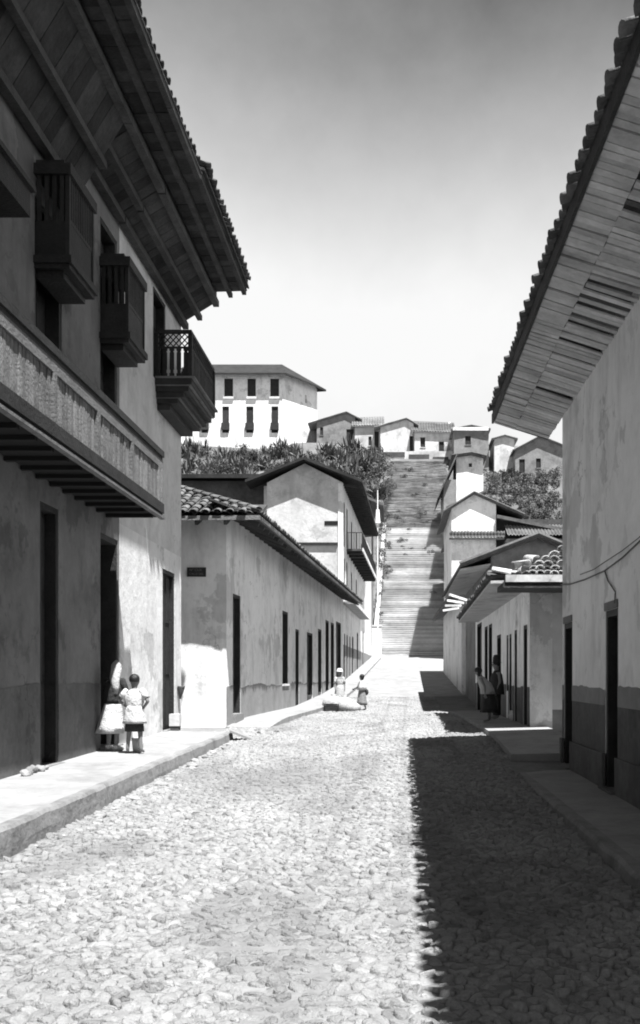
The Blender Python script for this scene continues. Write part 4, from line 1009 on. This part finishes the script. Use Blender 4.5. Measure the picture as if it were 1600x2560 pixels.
for (px, py, Yp, s) in SLOPE:
    X_ = (px - VPX) * Yp / F_PX; plant('scrub_tuft', 'low scrub tuft on the slope right of the stairs', 'plant', 'scrub on the right slope', AG if r.random() < .6 else SH, (X_, Yp, prof(Yp) - .3), s, r, 'leaves', False)
for (px, Yp, s) in ((1085, 112.5, .35), (1080, 122, .5), (1070, 131, .4), (995, 134, .35), (1035, 139, .4), (1060, 143, .5), (1010, 146, .5), *[(r.uniform(978, 1095), r.uniform(120, 150), r.uniform(.2, .55)) for _ in range(26)], *[(VPX + (-1.7 + (q - 100) * .0234 + r.uniform(-.5, .4)) * F_PX / q, q, r.uniform(.3, .7)) for q in [106 + 1.35 * k for k in range(32)]]):
    X_ = (px - VPX) * Yp / F_PX; plant('weed_tuft', 'weed tuft growing between the worn stair treads', 'plant', 'weeds on the stairs', SH, (X_, Yp, prof(Yp) - .2), s * .6, r, 'leaves', False)

# ================================================================== small things in the street
r = random.Random(77)
for i in range(34):
    y = 8 + i * .45 + r.uniform(-.15, .15); x = -3.66 + r.uniform(0, .22); s = r.uniform(.03, .08)
    o = place(RK[r.randrange(5)], 'rubble_stone', None, Matrix.Translation((x, y, street_z(x, y) + s * .3)) @ Matrix.Rotation(r.uniform(0, 6), 4, 'Z') @ Matrix.Diagonal((s * 1.2, s, s * .7, 1)))
    tag(o, 'rough loose stone at the foot of the left kerb', 'stone', 'loose stones along the left kerb')
for i in range(26):
    x, y = -4.9 + r.uniform(0, 1.9), 23.6 + r.uniform(0, 3.2); s = r.uniform(.05, .13)
    o = place(RK[r.randrange(5)], 'rubble_stone', None, Matrix.Translation((x, y, street_z(x, y) + s * .3)) @ Matrix.Rotation(r.uniform(0, 6), 4, 'Z') @ Matrix.Diagonal((s * 1.2, s, s * .7, 1)))
    tag(o, 'rough stone strewn across the lane past the pale corner house', 'stone', 'stones in the side lane')
for i in range(5):
    x, y = -5.18 + r.uniform(0, .12), 13.9 + i * .2; s = r.uniform(.05, .09)
    o = place(RK[i], 'rubble_stone', None, Matrix.Translation((x, y, lz(y) + s * .4)) @ Matrix.Diagonal((s, s * 1.2, s * .9, 1)))
    tag(o, 'broken stone lying against the balcony house wall by its tall black door', 'stone', 'broken stones by the black door')
g = MB(); yb = 23.45; g.box(-5.24, -5.0, 23.3, 23.55, lz(23.4) + .10, lz(23.4) + .38); o = g.build('stone_block', 'plaster_mid'); tag(o, 'pale square block on the pavement beside the corner house door', 'block')
g = MB(); g.box(-5.22, -5.02, 23.32, 23.53, lz(23.4) - .01, lz(23.4) + .098); tag(g.build('block_base', 'dado_dark'), 'dark footing slab beneath the pale square block', 'block')
g = MB(); pb = at(449, 1725, 24.5); g.loft([(-5.24, 24.5, pb.z - .22, .02, .03), (-5.23, 24.5, pb.z - .10, .05, .08), (-5.21, 24.5, pb.z + .06, .085, .13), (-5.21, 24.5, pb.z + .10, .09, .14)])
g.tube([(-5.31, 24.5, pb.z + .02), (-5.21, 24.5, pb.z + .02)], .02)
tag(g.build('wall_basket', 'basket', None, True), 'dark cone-shaped basket hung on the corner house wall beside the door', 'basket')
# drain slab leaning at the kerb end
g = MB(); g.slab((-3.72, 22.6, -1.22), (-3.2, 22.9, -1.46), (-3.25, 23.3, -1.44), (-3.75, 23.1, -1.20), .05); tag(g.build('stone_slab', 'dado_grey'), 'grey slab leaning down from the end of the left kerb', 'slab')

# ================================================================== people
def skin_obj(name, nodes, edges, m, parent, sub=2, root=0):
    me = bpy.data.meshes.new(name); me.from_pydata([n[0] for n in nodes], edges, []); me.update(); me.materials.append(MATS[m])
    o = bpy.data.objects.new(name, me); C.objects.link(o); o.parent = parent
    md = o.modifiers.new('Skin', 'SKIN'); md.use_smooth_shade = True
    if not me.skin_vertices: me.skin_vertices.new()
    for i, n in enumerate(nodes):
        sv = me.skin_vertices[0].data[i]; rr = n[1]; sv.radius = rr if isinstance(rr, tuple) else (rr, rr); sv.use_root = (i == root)
    s = o.modifiers.new('Sub', 'SUBSURF'); s.levels = sub; s.render_levels = sub
    return o
def person(label, loc, rz, h, J=None, group=None, lean=0.0):
    """skinned figure facing +y, scaled to height h; J overrides joints (fractions of height)"""
    j = dict(pelvis=(0, 0, .50), waist=(0, 0, .58), chest=(0, .005, .70), neck=(0, 0, .815), head0=(0, .012, .87), head1=(0, .015, .925), head2=(0, .008, .972),
             shL=(-.10, 0, .79), elL=(-.145, -.01, .63), wrL=(-.135, .04, .49), shR=(.10, 0, .79), elR=(.145, -.01, .63), wrR=(.135, .04, .49),
             hipL=(-.052, 0, .49), knL=(-.056, .012, .28), anL=(-.056, -.01, .045), toL=(-.062, .085, .018), hipR=(.052, 0, .49), knR=(.056, .012, .28), anR=(.056, -.01, .045), toR=(.062, .085, .018))
    if J: j.update(J)
    if lean:
        for k in ('waist', 'chest', 'neck', 'head0', 'head1', 'head2', 'shL', 'shR', 'elL', 'elR', 'wrL', 'wrR'):
            if J and k in J: continue
            x, y, z = j[k]; dz = z - .50; j[k] = (x, y + math.sin(lean) * dz, .50 + math.cos(lean) * dz)
    rad = dict(pelvis=(.085, .062), waist=(.072, .055), chest=(.085, .062), neck=.030, head0=(.046, .050), head1=(.058, .066), head2=(.040, .046), shL=.036, shR=.036, elL=.024, elR=.024, wrL=.017, wrR=.017,
               hipL=.054, hipR=.054, knL=.034, knR=.034, anL=.022, anR=.022, toL=(.020, .013), toR=(.020, .013))
    names = list(j); nodes = [(tuple(c * h for c in j[n]), tuple(q * h for q in rad[n]) if isinstance(rad[n], tuple) else rad[n] * h) for n in names]; ix = {n: i for i, n in enumerate(names)}
    E = [('pelvis', 'waist'), ('waist', 'chest'), ('chest', 'neck'), ('neck', 'head0'), ('head0', 'head1'), ('head1', 'head2'), ('chest', 'shL'), ('shL', 'elL'), ('elL', 'wrL'), ('chest', 'shR'), ('shR', 'elR'), ('elR', 'wrR'),
         ('pelvis', 'hipL'), ('hipL', 'knL'), ('knL', 'anL'), ('anL', 'toL'), ('pelvis', 'hipR'), ('hipR', 'knR'), ('knR', 'anR'), ('anR', 'toR')]
    edges = [(ix[a], ix[b]) for a, b in E]
    for s, sd_ in (('L', -1), ('R', 1)):       # palm, four fingers, thumb
        w_, e_ = Vector(j['wr' + s]), Vector(j['el' + s]); d = (w_ - e_).normalized(); side = Vector((0, 1, 0)).cross(d).normalized() if abs(d.y) < .9 else Vector((1, 0, 0)); fw = d.cross(side).normalized()
        p = w_ + d * .030; ip = len(nodes); nodes.append((tuple(p * h), (.020 * h, .011 * h))); edges.append((ix['wr' + s], ip))
        for q in range(4):
            o_ = fw * (.013 * (q - 1.5)); L = (.034, .040, .038, .030)[q]; a = p + d * .018 + o_; b = a + d * L * .55 + side * .004 * sd_; c = b + d * L * .4 + side * .012 * sd_
            for t, pt in enumerate((a, b, c)): nodes.append((tuple(pt * h), .0062 * h)); edges.append((ip if t == 0 else len(nodes) - 2, len(nodes) - 1))
        a = p + fw * .022; b = a + fw * .014 + d * .016
        for t, pt in enumerate((a, b)): nodes.append((tuple(pt * h), .007 * h)); edges.append((ip if t == 0 else len(nodes) - 2, len(nodes) - 1))
    hd = Vector(j['head1'])
    nodes.append((tuple((hd + Vector((0, .072, -.012))) * h), .008 * h)); edges.append((ix['head1'], len(nodes) - 1))       # nose
    for sd_ in (-1, 1): nodes.append((tuple((hd + Vector((sd_ * .062, -.005, -.008))) * h), .010 * h)); edges.append((ix['head1'], len(nodes) - 1))   # ears
    t = thing('person', label, 'person', loc, group, rz)
    skin_obj('body', nodes, edges, 'skin_tone', t)
    for sd_ in (-1, 1):
        g = MB(); p = (hd + Vector((sd_ * .022, .062, .004))) * h; g.loft([(p.x, p.y, p.z - .006 * h, .004 * h, .003 * h), (p.x, p.y, p.z, .009 * h, .004 * h), (p.x, p.y, p.z + .006 * h, .004 * h, .003 * h)]); cloth(t, 'eye', g, 'hair')
    g = MB(); p = (hd + Vector((0, .055, -.040))) * h; g.loft([(p.x, p.y, p.z - .003 * h, .014 * h, .006 * h), (p.x, p.y, p.z + .003 * h, .014 * h, .006 * h)]); cloth(t, 'mouth', g, 'adobe_dark')
    return t, {k: Vector(v_) * h for k, v_ in j.items()}
def cloth(t, name, g, m):
    me = g.mesh(name, m, None, True); o = bpy.data.objects.new(name, me); C.objects.link(o); o.parent = t; return o
def hair(t, j, h, long=0.0):
    c = j['head1']; g = MB(); R_ = .070 * h
    rings = []
    for k in range(7):
        a = R(-35 + 120 * k / 6); rings.append((c.x, c.y - .016 * h, c.z + .010 * h + math.sin(a) * R_ * .95, max(.002, math.cos(a)) * R_ * .95, max(.002, math.cos(a)) * R_ * 1.0))
    if long: rings.insert(0, (c.x, c.y - .035 * h, c.z - long, .04 * h, .03 * h))
    g.loft(rings); cloth(t, 'hair', g, 'hair')
def hat(t, j, h, m, brim=.13, crown=.075, ch=.09, name='hat'):
    c = j['head2']; z = c.z - .006 * h; g = MB()
    g.loft([(c.x, c.y, z - .012 * h, brim * h, brim * h), (c.x, c.y, z, crown * 1.05 * h, crown * 1.05 * h), (c.x, c.y, z + ch * .6 * h, crown * h, crown * h), (c.x, c.y, z + ch * h, crown * .7 * h, crown * .7 * h), (c.x, c.y, z + (ch + .006) * h, .01, .01)]); cloth(t, name, g, m)
def sleeve(j, a, b, f, r0, r1, h):
    p, q = j[a], j[b].copy(); q = p.lerp(q, f); return MB().tube([p + (p - q) * .15, p, p.lerp(q, .5), q], [r0 * .7 * h, r0 * h, (r0 + r1) / 2 * h, r1 * h], 12)
def torso(j, h, r0=(.115, .085), r1=(.098, .078), sh=(.085, .06), drop=0.0):
    w_, c, n = j['waist'], j['chest'], j['neck']; p = j['pelvis']
    return MB().loft([(p.x, p.y, p.z + .03 * h - drop * h, r1[0] * h * 1.05, r1[1] * h * 1.05, .03), (w_.x, w_.y, w_.z, r1[0] * h, r1[1] * h, .02), ((w_.x + c.x) / 2, (w_.y + c.y) / 2, (w_.z + c.z) / 2, r0[0] * h * .98, r0[1] * h, .015),
                      (c.x, c.y, c.z + .02 * h, r0[0] * h, r0[1] * h, .01), (c.x, c.y, c.z + .07 * h, sh[0] * h * 1.15, sh[1] * h * 1.1), (n.x, n.y, n.z - .005 * h, .042 * h, .042 * h)])
def flare(c0, z0, r0, c1, z1, r1, wob=.05, n=5):
    return MB().loft([(c0[0] + (c1[0] - c0[0]) * k / n, c0[1] + (c1[1] - c0[1]) * k / n, z0 + (z1 - z0) * k / n, r0[0] + (r1[0] - r0[0]) * k / n, r0[1] + (r1[1] - r0[1]) * k / n, wob * k / n) for k in range(n + 1)][::-1])
AKIMBO = dict(elL=(-.185, -.04, .66), wrL=(-.105, .02, .585), elR=(.190, -.045, .655), wrR=(.112, .02, .575), anL=(-.085, -.01, .045), knL=(-.072, .012, .28), toL=(-.105, .075, .018), anR=(.085, -.01, .045), knR=(.072, .012, .28), toR=(.105, .07, .018))
# boy with hands on hips
p = at(336, 1884, 17.4); h = 1.38; bz = lz(17.4) - .0
t, j = person('boy in loose white shirt and dark shorts, hands on hips, back turned', (p.x, 17.4, bz), R(-4), h, AKIMBO)
hair(t, j, h); cloth(t, 'shirt', torso(j, h, (.125, .09), (.10, .08)), 'cloth_white')
cloth(t, 'sleeve', sleeve(j, 'shL', 'elL', .72, .040, .046, h), 'cloth_white'); cloth(t, 'sleeve', sleeve(j, 'shR', 'elR', .72, .040, .046, h), 'cloth_white')
cloth(t, 'shirt_tail', flare((0, 0), .60 * h, (.102 * h, .082 * h), (0, -.01), .375 * h, (.155 * h, .11 * h), .05), 'cloth_white')
cloth(t, 'shorts', MB().loft([(0, 0, .275 * h, .125 * h, .085 * h), (0, 0, .33 * h, .122 * h, .085 * h), (0, 0, .45 * h, .105 * h, .08 * h)]), 'cloth_dark')
# woman half hidden in the doorway: white headscarf, dark blouse, white apron skirt
h = 1.60
t, j = person('woman in white headscarf, dark blouse and white skirt at the open doorway', (-5.02, 17.85, lz(17.85)), R(-25), h, dict(elL=(-.15, .05, .66), wrL=(-.10, .15, .62), elR=(.15, .05, .66), wrR=(.10, .15, .62)), None, .12)
cloth(t, 'blouse', torso(j, h, (.115, .088)), 'cloth_dark')
for s in 'LR': cloth(t, 'sleeve', sleeve(j, 'sh' + s, 'el' + s, 1.0, .040, .034, h), 'cloth_dark')
cloth(t, 'skirt', flare((0, .02), .56 * h, (.098 * h, .08 * h), (-.02, -.04), .20 * h, (.165 * h, .15 * h), .07), 'cloth_white')
c = j['head1']; cloth(t, 'headscarf', MB().loft([(c.x + .12, c.y - .16, c.z - .46, .03, .03), (c.x + .10, c.y - .15, c.z - .34, .075, .055), (c.x + .06, c.y - .12, c.z - .18, .095, .08), (c.x + .03, c.y - .045, c.z - .02, .092, .105), (c.x + .01, c.y - .02, c.z + .06, .085, .10), (c.x - .01, c.y, c.z + .11, .05, .06), (c.x - .01, c.y, c.z + .15, .010, .012)]), 'cloth_pale')
for s in 'LR': a = j['an' + s]; b = j['to' + s]; cloth(t, 'shoe', MB().tube([a + Vector((0, -.02, .04)), a, b], [.030 * h, .030 * h, .022 * h], 8), 'cloth_white')
p = at(336, 1884, 17.4)
# white pail by the boy's feet
g = MB(); pp = (p.x - .03, 17.75, lz(17.75)); g.loft([(pp[0], pp[1], pp[2], .085, .085), (pp[0], pp[1], pp[2] + .24, .11, .11), (pp[0], pp[1], pp[2] + .245, .095, .095), (pp[0], pp[1], pp[2] + .06, .08, .08)])
tag(g.build('pail', 'cloth_white', None, True), 'small white pail on the pavement behind the boy with hands on hips', 'pail')

# woman walking with a bundle
h = 1.5; yw = 41.0; pw = at(905, 1778, yw)
t, j = person('barefoot woman walking in the sunlit street with a white shawl and dark bag', (pw.x, yw, street_z(pw.x, yw)), R(60), h, dict(elL=(-.15, .05, .64), wrL=(-.12, .17, .60), knL=(-.056, .05, .28), anL=(-.056, .10, .05), toL=(-.06, .19, .03), knR=(.056, -.01, .28), anR=(.056, -.09, .05), toR=(.06, .0, .018)))
hair(t, j, h, .1); cloth(t, 'shawl', MB().loft([(0, 0, .56 * h, .155 * h, .12 * h, .05), (0, 0, .66 * h, .15 * h, .115 * h, .03), (0, 0, .76 * h, .125 * h, .09 * h), (0, 0, .82 * h, .05 * h, .05 * h)]), 'cloth_white')
cloth(t, 'skirt', flare((0, 0), .60 * h, (.095 * h, .08 * h), (0, .01), .15 * h, (.155 * h, .15 * h), .06), 'cloth_mid')
g = MB(); g.loft([(.12 * h, -.08, .42 * h, .05, .05), (.12 * h, -.08, .48 * h, .13, .10), (.12 * h, -.08, .56 * h, .11, .09), (.12 * h, -.08, .59 * h, .03, .03)]); g.tube([(.12 * h, -.08, .585 * h), (.10 * h, -.03, .70 * h), (.06 * h, 0, .80 * h)], .012)
o = cloth(t, 'bag', g, 'cloth_dark')
# vendor in a white hat with sacks
h = 1.5; yv = 41.5; pv = at(849, 1760, yv); zv = street_z(pv.x, yv) + .14
t, j = person('woman in a round white hat and dark shawl standing by white sacks', (pv.x, yv, zv), R(200), h)
hair(t, j, h, .1); hat(t, j, h, 'cloth_white', .105, .085, .085)
cloth(t, 'blouse', torso(j, h, (.115, .09)), 'cloth_pale')
cloth(t, 'shawl', MB().loft([(0, -.03, .62 * h, .135 * h, .10 * h, .04), (0, -.02, .72 * h, .13 * h, .10 * h), (0, 0, .80 * h, .09 * h, .07 * h), (0, 0, .83 * h, .045 * h, .045 * h)]), 'cloth_mid')
for s in 'LR': cloth(t, 'sleeve', sleeve(j, 'sh' + s, 'el' + s, 1.0, .04, .034, h), 'cloth_white')
cloth(t, 'skirt', flare((0, 0), .60 * h, (.095 * h, .08 * h), (0, 0), .06 * h, (.20 * h, .19 * h), .06), 'cloth_pale')
def sack(px, py, Y_, s, label, m='cloth_pale'):
    q = at(px, py, Y_); zg = street_z(q.x, Y_) + (.14 if px < 850 else .01); g = MB()
    g.loft([(q.x, Y_, zg, s * .75, s * .7, .05), (q.x, Y_, zg + s * .25, s * 1.0, s * .9, .05), (q.x + .02, Y_, zg + s * .7, s * .9, s * .8, .06), (q.x + .03, Y_, zg + s * 1.0, s * .45, s * .4, .08), (q.x + .03, Y_, zg + s * 1.08, s * .16, s * .15, .1), (q.x + .04, Y_, zg + s * 1.25, s * .26, s * .24, .15)])
    tag(g.build('sack', m, None, True), label, 'sack')
sack(832, 1768, 40.6, .44, 'leftmost plump white sack in front of the woman in the white hat')
sack(858, 1770, 40.5, .52, 'largest white sack, between the hatted woman and the walking woman')
sack(880, 1772, 40.3, .34, 'smallest white sack, nearest the walking woman')
q = at(829, 1778, 39.8); zg = street_z(q.x, 39.8); g = MB(); g.box(q.x - .28, q.x + .28, 39.6, 40.0, zg, zg + .04)
for k in range(4): g.box(q.x - .28 + .02 * k, q.x + .28 - .02 * k, 39.6, 39.625, zg + .05 + .07 * k, zg + .105 + .07 * k); g.box(q.x - .28 + .02 * k, q.x + .28 - .02 * k, 39.975, 40.0, zg + .05 + .07 * k, zg + .105 + .07 * k)
for sx_ in (-.28, .255): g.box(q.x + sx_, q.x + sx_ + .025, 39.626, 39.974, zg + .04, zg + .32)
tag(g.build('crate', 'wood_dark'), 'dark slatted crate lying at the edge of the sunlit street', 'crate')

# people on the shaded right pavement
h = 1.42; ya = 24.6; pa = at(1222, 1816, ya); za = street_z(2, ya) + .14
t, j = person('person in a pale shawl and dark skirt stooping on the shaded right pavement', (pa.x, ya, za), R(75), h, None, None, .45)
hair(t, j, h, .12); c, w_ = j['chest'], j['waist']
cloth(t, 'shawl', MB().loft([(w_.x, w_.y - .02, w_.z - .12, .155 * h, .13 * h, .05), (w_.x, w_.y, w_.z, .15 * h, .12 * h, .04), (c.x, c.y - .02, c.z, .14 * h, .11 * h, .02), (c.x, c.y + .05, c.z + .10, .10 * h, .08 * h), (j['neck'].x, j['neck'].y, j['neck'].z + .01, .05 * h, .05 * h)]), 'cloth_pale')
cloth(t, 'skirt', flare((0, .02), .58 * h, (.10 * h, .09 * h), (0, -.02), .17 * h, (.175 * h, .16 * h), .06), 'cloth_dark')
h = 1.55; yb = 26.2; pb = at(1242, 1800, yb)
t, j = person('person in a tall dark hat and dark poncho standing by the right-hand doors', (pb.x, yb, street_z(2, yb) + .14), R(100), h)
hair(t, j, h); hat(t, j, h, 'cloth_dark', .10, .06, .12)
cloth(t, 'poncho', MB().loft([(0, 0, .42 * h, .175 * h, .13 * h, .05), (0, 0, .60 * h, .16 * h, .115 * h, .03), (0, 0, .75 * h, .135 * h, .09 * h), (0, 0, .825 * h, .045 * h, .045 * h)]), 'cloth_dark')
cloth(t, 'trousers', MB().loft([(0, 0, .07 * h, .095 * h, .06 * h), (0, 0, .3 * h, .10 * h, .065 * h), (0, 0, .5 * h, .10 * h, .075 * h)]), 'cloth_dark')
q = at(1288, 1775, 25.6); g = MB(); zg = street_z(2, 25.6) + .14
g.loft([(q.x, 25.6, zg, .12, .10), (q.x, 25.6, zg + .12, .17, .13, .05), (q.x, 25.6, zg + .25, .13, .10, .08), (q.x, 25.6, zg + .27, .02, .02)])
tag(g.build('bundle', 'cloth_white', None, True), 'small white cloth bundle on the ground by the right-hand doors', 'bundle')
